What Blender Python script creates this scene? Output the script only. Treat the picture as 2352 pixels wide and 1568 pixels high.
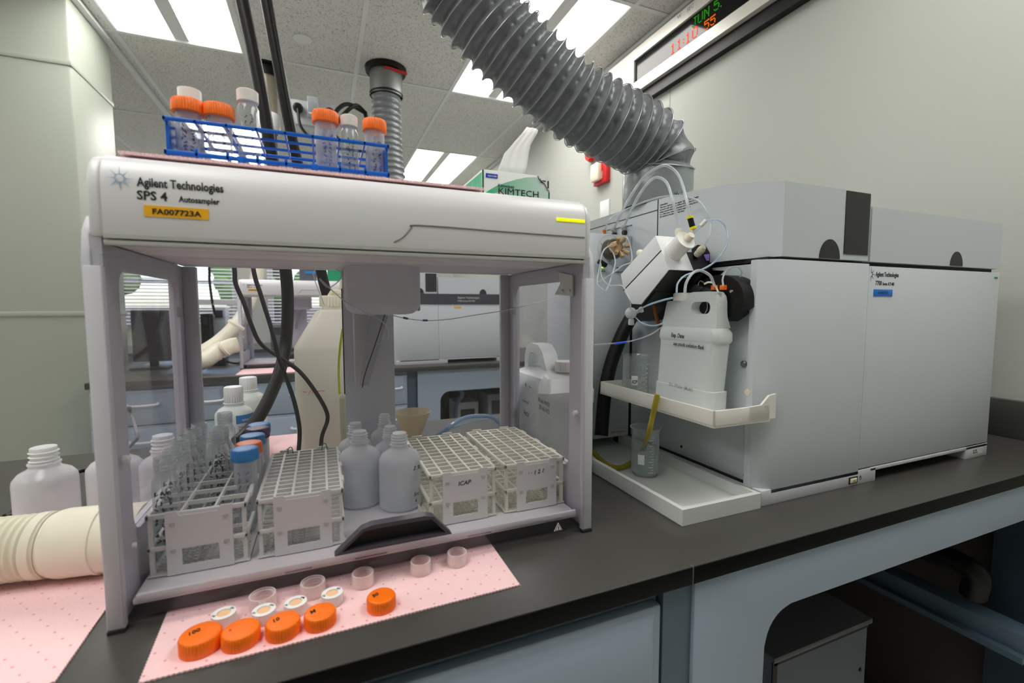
import bpy, bmesh, math, random
from mathutils import Vector, Matrix
random.seed(7)
for _o in list(bpy.data.objects): bpy.data.objects.remove(_o)
scn = bpy.context.scene
COL = scn.collection
# ---------------------------------------------------------------- camera
FPX, YAW, PITCH, ROLL, CAMZ = 1057.5, .391426, .0737513, .0018078, .3457   # z = 0 is the bench top, metres
_f = Vector((math.sin(YAW)*math.cos(PITCH), math.cos(YAW)*math.cos(PITCH), -math.sin(PITCH)))
_r = Vector((math.cos(YAW), -math.sin(YAW), 0)); _d = _f.cross(_r)
RIGHT = math.cos(ROLL)*_r + math.sin(ROLL)*_d
DOWN = -math.sin(ROLL)*_r + math.cos(ROLL)*_d
FWD = _f
CAM = Vector((0, 0, CAMZ))
cam = bpy.data.objects.new('camera', bpy.data.cameras.new('camera')); COL.objects.link(cam)
m3 = Matrix((RIGHT, -DOWN, -FWD)).transposed()
cam.matrix_world = Matrix.Translation(CAM) @ m3.to_4x4()
cam.data.sensor_width = 36; cam.data.lens = FPX/2352*36; cam.data.clip_start = .02; cam.data.clip_end = 100
cam.data.dof.use_dof = True; cam.data.dof.focus_distance = .95; cam.data.dof.aperture_fstop = 4.5
scn.camera = cam
# ---------------------------------------------------------------- world, exposure
w = bpy.data.worlds.new('world'); scn.world = w; w.use_nodes = True
_nt = w.node_tree; _bg = _nt.nodes['Background']
_sky = _nt.nodes.new('ShaderNodeTexSky')
try:
    _sky.sky_type = 'NISHITA'; _sky.sun_disc = False; _sky.sun_elevation = math.radians(48); _sky.sun_rotation = 2.2
except Exception: pass
_nt.links.new(_sky.outputs[0], _bg.inputs[0]); _bg.inputs[1].default_value = .45
scn.view_settings.view_transform = 'Standard'; scn.view_settings.look = 'None'
scn.view_settings.exposure = 0.10; scn.view_settings.gamma = 1
scn.view_settings.use_curve_mapping = False
scn.cycles.max_bounces = 14; scn.cycles.diffuse_bounces = 6; scn.cycles.glossy_bounces = 5; scn.cycles.transparent_max_bounces = 40; scn.cycles.caustics_reflective = False
LIGHT = 11.0      # strength of the troffer diffusers

def ray(px, py): return RIGHT*((px-1176)/FPX) + DOWN*((py-784)/FPX) + FWD
def at(px, py, ax, v):
    "point of the plane axis = v that the photograph shows at a pixel"
    d = ray(px, py); t = (v-CAM[ax])/d[ax]; return CAM + d*t
def AX(px, py, v): return at(px, py, 0, v)
def AY(px, py, v): return at(px, py, 1, v)
def AZ(px, py, v): return at(px, py, 2, v)
def DD(px, py, dep): return CAM + ray(px, py)*dep
def dep(p): return (Vector(p)-CAM).dot(FWD)
# ---------------------------------------------------------------- materials
def lin(c):
    f = lambda u: (u/255)/12.92 if u/255 <= .04045 else ((u/255+.055)/1.055)**2.4
    return (f(c[0]), f(c[1]), f(c[2]), 1)
MATS = {}
def mat(name, col, rough=.5, metal=0, noise=0, nscale=30, bump=0, bscale=60, coat=0, emit=0, spec=.5, sss=0):
    if name in MATS: return MATS[name]
    m = bpy.data.materials.new(name); m.use_nodes = True; nt = m.node_tree; b = nt.nodes['Principled BSDF']
    c = lin(col); b.inputs['Base Color'].default_value = c
    b.inputs['Roughness'].default_value = rough; b.inputs['Metallic'].default_value = metal
    b.inputs['Specular IOR Level'].default_value = spec
    if coat: b.inputs['Coat Weight'].default_value = coat; b.inputs['Coat Roughness'].default_value = .15
    if emit: b.inputs['Emission Color'].default_value = c; b.inputs['Emission Strength'].default_value = emit
    if sss: b.inputs['Subsurface Weight'].default_value = sss; b.inputs['Subsurface Radius'].default_value = (.02, .02, .02)
    if noise or bump:
        tc = nt.nodes.new('ShaderNodeTexCoord')
    if noise:
        n = nt.nodes.new('ShaderNodeTexNoise'); n.inputs['Scale'].default_value = nscale; n.inputs['Detail'].default_value = 5
        nt.links.new(tc.outputs['Object'], n.inputs['Vector'])
        mx = nt.nodes.new('ShaderNodeMix'); mx.data_type = 'RGBA'
        mx.inputs[6].default_value = tuple(x*(1-noise) for x in c[:3])+(1,); mx.inputs[7].default_value = tuple(min(1, x*(1+noise)) for x in c[:3])+(1,)
        nt.links.new(n.outputs['Fac'], mx.inputs[0]); nt.links.new(mx.outputs[2], b.inputs['Base Color'])
    if bump:
        n2 = nt.nodes.new('ShaderNodeTexNoise'); n2.inputs['Scale'].default_value = bscale; n2.inputs['Detail'].default_value = 4
        nt.links.new(tc.outputs['Object'], n2.inputs['Vector'])
        bp = nt.nodes.new('ShaderNodeBump'); bp.inputs['Strength'].default_value = bump; bp.inputs['Distance'].default_value = .004
        nt.links.new(n2.outputs['Fac'], bp.inputs['Height']); nt.links.new(bp.outputs['Normal'], b.inputs['Normal'])
    MATS[name] = m; return m
def clear(name, tint=(248, 250, 251), dens=.12, edge=.55, rough=.03, body=(225, 230, 232), gloss=.9):
    "thin clear wall: tinted see-through, denser where seen edge-on, fresnel gloss"
    if name in MATS: return MATS[name]
    m = bpy.data.materials.new(name); m.use_nodes = True; nt = m.node_tree; N = nt.nodes; Lk = nt.links
    for n in list(N): N.remove(n)
    out = N.new('ShaderNodeOutputMaterial'); tr = N.new('ShaderNodeBsdfTransparent'); tr.inputs[0].default_value = lin(tint)
    df = N.new('ShaderNodeBsdfTranslucent'); df.inputs[0].default_value = lin(body)
    d2 = N.new('ShaderNodeBsdfDiffuse'); d2.inputs[0].default_value = lin(body)
    mb = N.new('ShaderNodeMixShader'); mb.inputs[0].default_value = .75; Lk.new(df.outputs[0], mb.inputs[1]); Lk.new(d2.outputs[0], mb.inputs[2])
    gl = N.new('ShaderNodeBsdfGlossy'); gl.inputs['Roughness'].default_value = rough
    lw = N.new('ShaderNodeLayerWeight'); lw.inputs[0].default_value = .35
    mr = N.new('ShaderNodeMapRange'); mr.inputs[3].default_value = dens; mr.inputs[4].default_value = edge
    Lk.new(lw.outputs['Facing'], mr.inputs[0])
    m1 = N.new('ShaderNodeMixShader'); Lk.new(mr.outputs[0], m1.inputs[0]); Lk.new(tr.outputs[0], m1.inputs[1]); Lk.new(mb.outputs[0], m1.inputs[2])
    l2 = N.new('ShaderNodeLayerWeight'); l2.inputs[0].default_value = .5
    pw = N.new('ShaderNodeMath'); pw.operation = 'POWER'; pw.inputs[1].default_value = 5; Lk.new(l2.outputs['Facing'], pw.inputs[0])
    mm = N.new('ShaderNodeMath'); mm.operation = 'MULTIPLY_ADD'; mm.inputs[1].default_value = .9*gloss; mm.inputs[2].default_value = .045*gloss; Lk.new(pw.outputs[0], mm.inputs[0])
    m2 = N.new('ShaderNodeMixShader'); Lk.new(mm.outputs[0], m2.inputs[0]); Lk.new(m1.outputs[0], m2.inputs[1]); Lk.new(gl.outputs[0], m2.inputs[2])
    Lk.new(m2.outputs[0], out.inputs[0]); MATS[name] = m; return m
def emitter(name, col, s):
    if name in MATS: return MATS[name]
    m = bpy.data.materials.new(name); m.use_nodes = True; nt = m.node_tree
    for n in list(nt.nodes): nt.nodes.remove(n)
    o = nt.nodes.new('ShaderNodeOutputMaterial'); e = nt.nodes.new('ShaderNodeEmission'); e.inputs[0].default_value = lin(col); e.inputs[1].default_value = s
    nt.links.new(e.outputs[0], o.inputs[0]); MATS[name] = m; return m

# ---------------------------------------------------------------- mesh builder
def catmull(pts, n=8):
    P = [Vector(p) for p in pts]
    if len(P) < 3: return P
    Q = [P[0]*2-P[1]] + P + [P[-1]*2-P[-2]]; out = []
    for i in range(1, len(Q)-2):
        a, b, c, d = Q[i-1:i+3]
        for k in range(n):
            t = k/n
            out.append(.5*((2*b)+(c-a)*t+(2*a-5*b+4*c-d)*t*t+(3*b-a-3*c+d)*t**3))
    out.append(P[-1]); return out
def frames(P):
    T = []
    for i in range(len(P)):
        t = P[min(i+1, len(P)-1)]-P[max(i-1, 0)]
        T.append(t.normalized() if t.length > 1e-9 else Vector((0, 0, 1)))
    u = T[0].orthogonal().normalized(); out = []
    for t in T:
        u = (u - t*u.dot(t)).normalized(); out.append((u, t.cross(u)))
    return out
class MB:
    def __init__(s): s.bm = bmesh.new()
    def box(s, x0, x1, y0, y1, z0, z1, bev=0, seg=2, M=None):
        vs = [s.bm.verts.new((x, y, z)) for x in (x0, x1) for y in (y0, y1) for z in (z0, z1)]
        fs = [s.bm.faces.new([vs[i] for i in f]) for f in ((0, 1, 3, 2), (4, 6, 7, 5), (0, 4, 5, 1), (2, 3, 7, 6), (0, 2, 6, 4), (1, 5, 7, 3))]
        if bev:
            es = list({e for f in fs for e in f.edges})
            r = bmesh.ops.bevel(s.bm, geom=es, offset=bev, segments=seg, profile=.5, affect='EDGES')
            vs = list({v for f in r['faces'] for v in f.verts} | {v for v in vs if v.is_valid})
        if M is not None:
            for v in vs: v.co = M @ v.co
        return s
    def prism(s, pts, vec, bev=0):
        a = [s.bm.verts.new(p) for p in pts]; v = Vector(vec); b = [s.bm.verts.new(Vector(p)+v) for p in pts]; n = len(pts)
        fs = [s.bm.faces.new(a), s.bm.faces.new(b[::-1])]
        for i in range(n): fs.append(s.bm.faces.new((a[(i+1) % n], a[i], b[i], b[(i+1) % n])))
        if bev:
            es = list({e for f in fs[:2] for e in f.edges})
            bmesh.ops.bevel(s.bm, geom=es, offset=bev, segments=2, profile=.5, affect='EDGES')
        return s
    def ring(s, outer, inner, vec):
        n = len(outer); v = Vector(vec); V = s.bm.verts.new
        A = [V(p) for p in outer]; B = [V(p) for p in inner]; C = [V(Vector(p)+v) for p in outer]; D = [V(Vector(p)+v) for p in inner]
        for i in range(n):
            j = (i+1) % n
            for q in ((A[i], A[j], B[j], B[i]), (C[j], C[i], D[i], D[j]), (A[j], A[i], C[i], C[j]), (B[i], B[j], D[j], D[i])): s.bm.faces.new(q)
        return s
    def face(s, pts): s.bm.faces.new([s.bm.verts.new(p) for p in pts]); return s
    def loft(s, rows, closed=False, cap=False):
        R = [[s.bm.verts.new(p) for p in r] for r in rows]; n = len(R[0])
        for a, b in zip(R, R[1:]):
            for i in range(n if closed else n-1):
                j = (i+1) % n; s.bm.faces.new((a[i], a[j], b[j], b[i]))
        if cap:
            s.bm.faces.new(R[0][::-1]); s.bm.faces.new(R[-1])
        return s
    def tube(s, pts, r, seg=10, n=8, cap=True, sub=True, flat=None):
        P = catmull(pts, n) if sub else [Vector(p) for p in pts]; F = frames(P); L = len(P)
        rr = r if callable(r) else (lambda t: r)
        rows = []
        for i, (p, (u, v)) in enumerate(zip(P, F)):
            R = rr(i/(L-1)); rows.append([p+(u*math.cos(a)+v*math.sin(a))*R for a in [2*math.pi*k/seg for k in range(seg)]])
        return s.loft(rows, True, cap)
    def lathe(s, o, prof, ax=(0, 0, 1), seg=24, sx=1, sy=1, cap=False):
        o = Vector(o); z = Vector(ax).normalized()
        x = Vector((1, 0, 0)) if abs(z.x) < .8 else Vector((0, 1, 0)); x = (x-z*x.dot(z)).normalized(); y = z.cross(x)
        rows = [[o+z*h+(x*math.cos(a)*sx+y*math.sin(a)*sy)*r for a in [2*math.pi*k/seg for k in range(seg)]] for r, h in prof]
        return s.loft(rows, True, cap)
    def sphere(s, c, r, seg=12):
        c = Vector(c); prof = [(max(1e-4, r*math.sin(math.pi*k/seg)), -r*math.cos(math.pi*k/seg)) for k in range(seg+1)]
        return s.lathe(c, prof, seg=seg*2)
    def out(s, name, m, parent=None, local=False, angle=38, smooth=True, fix=True):
        if fix: bmesh.ops.recalc_face_normals(s.bm, faces=s.bm.faces)
        if smooth:
            for f in s.bm.faces: f.smooth = True
            for e in s.bm.edges:
                if len(e.link_faces) == 2 and e.calc_face_angle(0) > math.radians(angle): e.smooth = False
        if parent is not None and not local:
            o = WL(parent)
            for v in s.bm.verts: v.co -= o
        me = bpy.data.meshes.new(name); s.bm.to_mesh(me); s.bm.free()
        ob = bpy.data.objects.new(name, me); me.materials.append(m); COL.objects.link(ob)
        if parent is not None: ob.parent = parent
        return ob
def WL(o):
    v = Vector((0, 0, 0))
    while o is not None: v += Vector(o.location); o = o.parent
    return v
def thing(name, label, cat, loc=(0, 0, 0), group=None):
    o = bpy.data.objects.new(name, None); o.empty_display_size = .05; COL.objects.link(o); o.location = loc
    o['label'] = label; o['category'] = cat
    if group: o['group'] = group
    return o
def tag(o, label, cat, group=None):
    o['label'] = label; o['category'] = cat
    if group: o['group'] = group
    return o
def struct(o): o['kind'] = 'structure'; return o
def copy_tree(o, parent=None):
    c = o.copy(); COL.objects.link(c); c.parent = parent
    for ch in list(o.children): copy_tree(ch, c)
    return c
def B(*a, bev=0): return MB().box(*a, bev=bev)
def text(body, o, right, up, size, m, parent, name='lettering', align='LEFT', shear=0, bold=0, off=0, width=None, ext=.00015, local=False):
    cu = bpy.data.curves.new('t', 'FONT'); cu.body = body; cu.size = size; cu.align_x = align; cu.shear = shear; cu.offset = bold; cu.extrude = ext
    cu.resolution_u = 2
    to = bpy.data.objects.new('t', cu); COL.objects.link(to)
    dg = bpy.context.evaluated_depsgraph_get(); me = bpy.data.meshes.new_from_object(to.evaluated_get(dg))
    bpy.data.objects.remove(to); bpy.data.curves.remove(cu)
    r = Vector(right).normalized(); u = Vector(up).normalized(); n = r.cross(u)
    xs = [v.co.x for v in me.vertices] or [0]; sx = 1
    if width: sx = width/max(1e-6, max(xs)-min(xs))
    base = Vector(o)-(Vector((0, 0, 0)) if local else (WL(parent) if parent else Vector((0, 0, 0))))
    for v in me.vertices: v.co = base + r*v.co.x*sx + u*v.co.y + n*(v.co.z+off)
    me.name = name; me.materials.clear(); me.materials.append(m)
    ob = bpy.data.objects.new(name, me); COL.objects.link(ob)
    if parent is not None: ob.parent = parent
    return ob
def starburst(o, right, up, R, m, parent, local=False, half=False):
    "ring of dots with eight tapering dotted rays"
    o = Vector(o)-(Vector((0, 0, 0)) if local else WL(parent)); r = Vector(right); u = Vector(up); n = r.cross(u); b = MB()
    def dot(x, y, s): b.lathe(o+r*x+u*y, [(s, 0), (s, .0003)], ax=n, seg=6, cap=True)
    for k in range(16):
        a = 2*math.pi*k/16
        if not half or math.cos(a) > -.1: dot(math.cos(a)*R*.33, math.sin(a)*R*.33, R*.055)
    for k in range(8):
        a = 2*math.pi*k/8
        for j in range(7):
            q = R*(.42+.095*j*(1 if k % 2 == 0 else .8))
            if not half or math.cos(a) > -.1: dot(math.cos(a)*q, math.sin(a)*q, R*(.045-.0045*j))
    return b.out('logo_mark', m, parent, local=True)

M_WHITE = mat('white moulded plastic', (222, 223, 226), .35, noise=.02, nscale=8)
M_WHITE2 = mat('white painted frame', (206, 207, 214), .4)
M_ICP = mat('pale grey painted metal', (200, 207, 213), .42, noise=.015, nscale=5)
M_BLACK = mat('black plastic', (13, 13, 14), .45, spec=.35)
M_SEAM = mat('dark seam', (20, 20, 22), .6)
M_DARK = mat('charcoal plastic', (38, 38, 40), .45, noise=.1, nscale=40)
M_INK = mat('black print', (22, 22, 26), .6)
M_TOP = mat('dark epoxy bench top', (66, 65, 62), .30, noise=.06, nscale=90, bump=.02, bscale=300, spec=.5)
M_CAB = mat('blue grey painted steel', (150, 165, 181), .35, noise=.02, nscale=6)
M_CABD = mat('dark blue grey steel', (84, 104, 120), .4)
M_PINK = mat('pink absorbent paper', (243, 205, 207), .85, noise=.02, nscale=200, bump=.25, bscale=260)
M_PINKD = mat('pink emboss dot', (214, 140, 152), .85)
M_ORANGE = mat('orange plastic', (255, 118, 4), .38)
M_BLUEC = mat('sky blue plastic', (32, 138, 214), .35)
M_PURPLE = mat('purple plastic', (92, 42, 96), .35)
M_RACKB = mat('royal blue plastic', (10, 96, 200), .35)
M_RACK = mat('light grey rack plastic', (222, 224, 220), .45, noise=.03, nscale=30)
M_RACK2 = mat('ivory grey rack plastic', (228, 228, 214), .45, noise=.03, nscale=30)
M_CREAM = mat('cream hose plastic', (232, 228, 208), .4, noise=.02, nscale=10)
M_CHROME = mat('bright steel', (190, 190, 190), .25, metal=1)
M_RED = mat('red plastic', (200, 20, 24), .4)
M_TAN = mat('tan peek plastic', (176, 146, 104), .45)
M_YEL = mat('yellow plastic', (235, 225, 20), .4)
M_PTFE = mat('white ptfe', (236, 236, 232), .4, sss=.3)
M_NAT = mat('natural nylon', (226, 222, 200), .4, sss=.3)
M_TUBE = clear('clear tubing', dens=.35, edge=.75, body=(225, 232, 238))
M_GLASS = clear('clear borosilicate glass', tint=(250, 252, 252), dens=.07, edge=.60, body=(216, 223, 224))
M_ACRY = clear('smoked acrylic pane', tint=(249, 248, 250), dens=.012, edge=.05, rough=.02, body=(215, 214, 222), gloss=.42)
M_HDPE = clear('translucent white polyethylene', tint=(235, 238, 238), dens=.72, edge=.95, rough=.25, body=(224, 230, 230), gloss=.8)
M_HDPE2 = clear('cloudy polyethylene bottle', tint=(246, 248, 250), dens=.62, edge=.92, rough=.25, body=(243, 246, 250), gloss=.8)
M_CAPCL = clear('frosted clear cap plastic', tint=(255, 246, 245), dens=.42, edge=.85, rough=.2, body=(252, 244, 243), gloss=.8)
M_TUBEPP = clear('hazy polypropylene tube', tint=(249, 250, 252), dens=.20, edge=.62, rough=.12, body=(236, 238, 244), gloss=.8)
M_YTUBE = clear('yellowed tubing', tint=(225, 215, 120), dens=.45, edge=.85, body=(200, 186, 70))
# ================================================================ room
M_WALL = mat('warm white wall paint', (180, 183, 176), .6, noise=.015, nscale=4)
M_COLM = mat('glossy painted plaster', (158, 164, 153), .42, noise=.03, nscale=3, bump=.35, bscale=14)
ZC, ZF, YB, XW = 1.82, -.92, 6.2, 1.69
def ceil_mat():
    m = mat('speckled ceiling tile', (196, 195, 190), .85, bump=.5, bscale=120); nt = m.node_tree; b = nt.nodes['Principled BSDF']
    tc = nt.nodes.new('ShaderNodeTexCoord'); n = nt.nodes.new('ShaderNodeTexNoise'); n.inputs['Scale'].default_value = 130; n.inputs['Detail'].default_value = 3
    nt.links.new(tc.outputs['Object'], n.inputs['Vector']); r = nt.nodes.new('ShaderNodeValToRGB')
    r.color_ramp.elements[0].position = .34; r.color_ramp.elements[0].color = lin((160, 159, 154)); r.color_ramp.elements[1].position = .44; r.color_ramp.elements[1].color = lin((222, 221, 218))
    nt.links.new(n.outputs['Fac'], r.inputs[0]); nt.links.new(r.outputs[0], b.inputs['Base Color']); return m
M_CEIL = ceil_mat(); M_TBAR = mat('white ceiling grid', (226, 228, 228), .5)
struct(B(-4.2, XW+.1, -3.2, YB, ZF-.1, ZF).out('floor', mat('grey vinyl floor', (206, 203, 196), .4, noise=.05, nscale=12)))
LX = [(-2.805, -2.195), (-.975, -.365), (.855, 1.465)]; LY = [(-.48, .74), (1.96, 3.18), (4.40, 5.62)]
# ceiling tiles laid round the light openings
cb = MB(); xs = [-4.2, -2.805, -2.195, -.975, -.365, .855, 1.465, XW]; ys = [-3.2, -.48, .74, 1.96, 3.18, 4.40, 5.62, YB]
for i in range(7):
    for j in range(7):
        if (xs[i], xs[i+1]) in LX and (ys[j], ys[j+1]) in LY: continue
        cb.box(xs[i], xs[i+1], ys[j], ys[j+1], ZC, ZC+.02)
struct(cb.out('ceiling', M_CEIL))
tb = MB(); g = -4.025
while g < XW:
    tb.box(g-.012, g+.012, -3.2, YB, ZC-.004, ZC-.0005); g += .61
for y in [-2.92, -1.70]+ys[1:-1]: tb.box(-4.2, XW, y-.012, y+.012, ZC-.0045, ZC-.001)
struct(tb.out('trim_1', M_TBAR))
struct(MB().box(XW-.025, XW-.0005, -3.2, YB, ZC-.024, ZC-.005).box(-1.0495, -1.02, 2.6, YB, ZC-.024, ZC-.005).out('trim_2', M_TBAR))
M_DIFF = emitter('lit diffuser', (255, 252, 246), LIGHT); M_LFR = mat('white troffer metal', (225, 225, 225), .4)
k = 0
where = {(1, 1): 'white recessed ceiling light above the grey column, left of the black tubes', (2, 1): 'white recessed ceiling light seen behind the big grey duct',
         (2, 2): 'far white recessed ceiling light seen left of the tissue box', (1, 2): 'far white recessed ceiling light seen through the blue rack'}
for i, (x0, x1) in enumerate(LX):
    for j, (y0, y1) in enumerate(LY):
        t = thing('ceiling_light', where.get((i, j), 'white recessed ceiling light outside the picture'), 'light', ((x0+x1)/2, (y0+y1)/2, ZC), 'recessed ceiling lights')
        a, b_, c, d = x0+.013, x1-.013, y0+.013, y1-.013
        MB().ring([(a, c, ZC+.07), (b_, c, ZC+.07), (b_, d, ZC+.07), (a, d, ZC+.07)], [(a+.004, c+.004, ZC+.07), (b_-.004, c+.004, ZC+.07), (b_-.004, d-.004, ZC+.07), (a+.004, d-.004, ZC+.07)], (0, 0, -.071)).box(a, b_, c, d, ZC+.07, ZC+.075).out('housing', M_LFR, t)
        xm = (x0+x1)/2
        for s in (-1, 1):
            xa, xb = (a+.012, xm-.035) if s < 0 else (xm+.035, b_-.012)
            B(xa, xb, c+.012, d-.012, ZC+.012, ZC+.016).out('diffuser', M_DIFF, t)
        MB().prism([(xm-.034, c+.005, ZC+.018), (xm-.034, c+.005, ZC+.004), (xm+.034, c+.005, ZC+.004), (xm+.034, c+.005, ZC+.018)], (0, d-c-.01, 0)).out('center_bar', M_LFR, t)
# walls
struct(B(XW, XW+.1, -3.2, YB, ZF, ZC+.1).out('wall_right', M_WALL))
struct(B(-4.3, -4.2, -3.2, YB, ZF, ZC+.1).out('wall_left', M_WALL))
struct(B(-4.2, XW, -3.3, -3.2, ZF, ZC+.1).out('wall_front', M_WALL))
W1 = (-2.1, AY(547, 700, YB).x); W2 = (AY(612, 640, YB).x, .30); WZ = (.12, 1.45)
wb = MB(); wb.box(-4.2, W1[0], YB, YB+.12, ZF, ZC+.1).box(W1[1], W2[0], YB, YB+.12, ZF, ZC+.1).box(W2[1], XW, YB, YB+.12, ZF, ZC+.1)
for a, b_ in (W1, W2): wb.box(a, b_, YB, YB+.12, ZF, WZ[0]).box(a, b_, YB, YB+.12, WZ[1], ZC+.1)
struct(wb.out('wall_back', M_WALL))
M_WIN = mat('white window frame', (232, 234, 236), .4); M_PANE = clear('window glass', dens=.0, edge=.05, tint=(250, 252, 252), gloss=.6)
for n, (a, b_) in enumerate((W1, W2), 1):
    t = bpy.data.objects.new('window_%d' % n, None); COL.objects.link(t); t.location = ((a+b_)/2, YB, WZ[0]); struct(t)
    fr = MB(); fr.box(a, b_, YB+.02, YB+.08, WZ[0], WZ[0]+.06).box(a, b_, YB+.02, YB+.08, WZ[1]-.06, WZ[1]).box(a, a+.06, YB+.02, YB+.08, WZ[0], WZ[1]).box(b_-.06, b_, YB+.02, YB+.08, WZ[0], WZ[1])
    fr.box(a, b_, YB+.03, YB+.07, .62, .66); fr.out('window_frame', M_WIN, t)
    B(a+.05, b_-.05, YB+.048, YB+.052, WZ[0]+.05, WZ[1]-.05).out('pane', M_PANE, t)
    bl = thing('window_blind', ('white slatted blind on the far window left of the second autosampler' if n == 1 else 'white slatted blind on the far window seen behind the second autosampler'), 'blind', ((a+b_)/2, YB-.02, WZ[1]), 'slatted blinds')
    sl = MB(); z = WZ[0]+.05
    while z < WZ[1]-.03:
        sl.prism([(a+.01, YB-.032, z), (a+.01, YB-.030, z-.001), (a+.01, YB-.004, z+.011), (a+.01, YB-.006, z+.0125)], (b_-a-.02, 0, 0)); z += .038
    sl.out('slats', mat('white blind slat', (236, 238, 240), .5), bl); B(a, b_, YB-.04, YB-.002, WZ[1]-.03, WZ[1]+.02).out('head_rail', M_WIN, bl)
# greenery and a brick house outside the windows
tag(B(-9, 9, 9.5, 9.9, ZF-2, .35).out('garden_wall', mat('pale brick', (190, 168, 160), .8, noise=.1, nscale=5)), 'pale brick wall seen low through the far window blinds', 'wall')
M_LEAF = mat('yellow green leaves', (150, 190, 90), .7, noise=.5, nscale=6)  # yellow green base colour, varied at random by noise
for q, (cx, cz, s, lab) in enumerate(((-3.0, .95, .75, 'green tree outside the left far window'), (-.7, 1.0, .75, 'green tree outside the right far window'))):
    tr = thing('garden_tree', lab, 'tree', (cx, 8.6, ZF-1), 'trees outside')
    lb = MB()
    for _ in range(16):
        lb.sphere((cx+random.uniform(-1, 1)*s, 8.6+random.uniform(-.3, .3), cz+random.uniform(-.6, .6)*s), random.uniform(.15, .32), 6)
    lb.out('crown', M_LEAF, tr); MB().tube([(cx, 8.6, ZF-1), (cx, 8.6, cz)], .08, 8, 1).out('trunk', mat('bark', (90, 76, 60), .9), tr)
# square column at the left
cl = MB(); cl.box(-2.6, -1.05, 2.861, 3.34, ZF, ZC-.001, bev=.012)
struct(cl.out('column', M_COLM))
sb = MB()
for px, py, L in ((80, 721, 0), (80, 133, 1)):
    z = AY(px, py, 2.861).z
    sb.box(-2.6, -1.046, 2.855, 2.866, z-.012, z+.012, bev=.004).box(-1.054, -1.046, 2.86, 3.34, z-.012, z+.012, bev=.003)
struct(sb.out('trim_3', M_COLM))
# seam and far reach of the right wall
struct(B(XW-.0012, XW+.001, AX(1538, 270, XW).y-.002, AX(1538, 270, XW).y+.002, ZF, ZC).out('trim_4', mat('wall joint', (150, 150, 145), .6)))
# ---- pipes and ducts at the ceiling
pp = thing('exhaust_pipe', 'narrow metal and cream exhaust pipe dropping from the ceiling between the black tubes', 'pipe')
c0 = AZ(612, 150, ZC); cx, cy = c0.x, c0.y
pp.location = (cx, cy, ZC)
MB().lathe((cx, cy, 0), [(.085, ZC-.002), (.085, ZC-.015), (.062, ZC-.016), (.06, ZC-.07)], seg=28).out('collar', M_BLACK, pp)
MB().lathe((cx, cy, 0), [(.053, ZC), (.053, ZC-.17), (.056, ZC-.172), (.056, ZC-.185), (.053, ZC-.187), (.053, ZC-.30)], seg=28).out('steel_sleeve', mat('brushed brass steel', (176, 168, 150), .3, metal=.8), pp)
MB().lathe((cx, cy, 0), [(.06, ZC-.29), (.066, ZC-.30), (.066, ZC-.38), (.06, ZC-.40), (.05, ZC-.405)], seg=28).out('coupling', M_WHITE, pp)
MB().lathe((cx, cy, 0), [(.044, ZC-.40), (.044, ZC-.50)], seg=24).out('damper_ring', M_BLACK, pp)
MB().lathe((cx, cy, 0), [(.046, ZC-.49), (.046, ZC-.53), (.036, ZC-.55), (.036, ZC-1.05)], seg=24).out('lower_pipe', M_CREAM, pp)
c1 = AZ(886, 158, ZC); cx, cy = c1.x, c1.y
M_DUCT = mat('grey coated fabric', (128, 132, 136), .38, metal=.25, noise=.12, nscale=25)
du = thing('flexible_duct', 'grey ribbed duct hanging straight down from the ceiling behind the blue rack', 'duct', (cx, cy, ZC))
MB().lathe((cx, cy, 0), [(.125, ZC-.001), (.12, ZC-.03), (.10, ZC-.031)], seg=32).out('ceiling_ring', M_BLACK, du)
MB().lathe((cx, cy, 0), [(.098, ZC), (.098, ZC-.17)], seg=32).out('sleeve', mat('galvanised sheet', (150, 152, 152), .35, metal=.7), du)
MB().prism([(cx-.02, cy-.11, ZC-.035), (cx+.115, cy-.09, ZC-.04), (cx+.115, cy-.085, ZC-.052), (cx-.02, cy-.105, ZC-.045)], (0, .01, 0)).out('seal_tape', M_RED, du)
def ribbed(pts, R, pitch, depthf, seg=48, per=8, wr=0, helix=True, n=14):
    P = catmull(pts, n); F = frames(P); S = [0]
    for a, b in zip(P, P[1:]): S.append(S[-1]+(b-a).length)
    L = S[-1]; N = int(L/pitch*per); b = MB(); rows = []; j = 0; ridge = []
    for k in range(N+1):
        s = L*k/N
        while j < len(S)-2 and S[j+1] < s: j += 1
        t = (s-S[j])/max(1e-9, S[j+1]-S[j]); p = P[j].lerp(P[j+1], t)
        u = F[j][0].lerp(F[j+1][0], t).normalized(); tt = (P[j+1]-P[j]).normalized(); u = (u-tt*u.dot(tt)).normalized(); v = tt.cross(u)
        row = []
        for q in range(seg):
            a = 2*math.pi*q/seg; ph = s/pitch+(a/(2*math.pi) if helix else 0); f = ph-math.floor(ph); w_ = 1-abs(2*f-1)    # 0 at ridge, 1 in the valley
            r = R*(1-depthf*math.sin(w_*math.pi/2)**.8)
            if wr: r -= wr*(w_**.8)*(3.2*(1-abs(math.sin(a*8+(math.floor(ph) % 2)*.9+(f-.5)*1.1)))**3+1.6*(1-abs(math.sin(a*13+math.floor(ph)*1.7-(f-.5)*2)))**4)
            row.append(p+(u*math.cos(a)+v*math.sin(a))*r)
        rows.append(row)
    b.loft(rows, True)
    return b, (P, S, F, L)
rb, _ = ribbed([(cx, cy, ZC-.14), (cx+.005, cy, ZC-.45), (cx+.03, cy-.01, ZC-.8), (cx+.06, cy, 1.82-1.15)], .092, .036, .14, helix=True)
rb.out('hose', M_DUCT, du)
MB().lathe((cx, cy, ZC-.165), [(.101, 0), (.101, .012)], seg=32).out('clamp', M_BLACK, du)
kb = MB()
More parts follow.
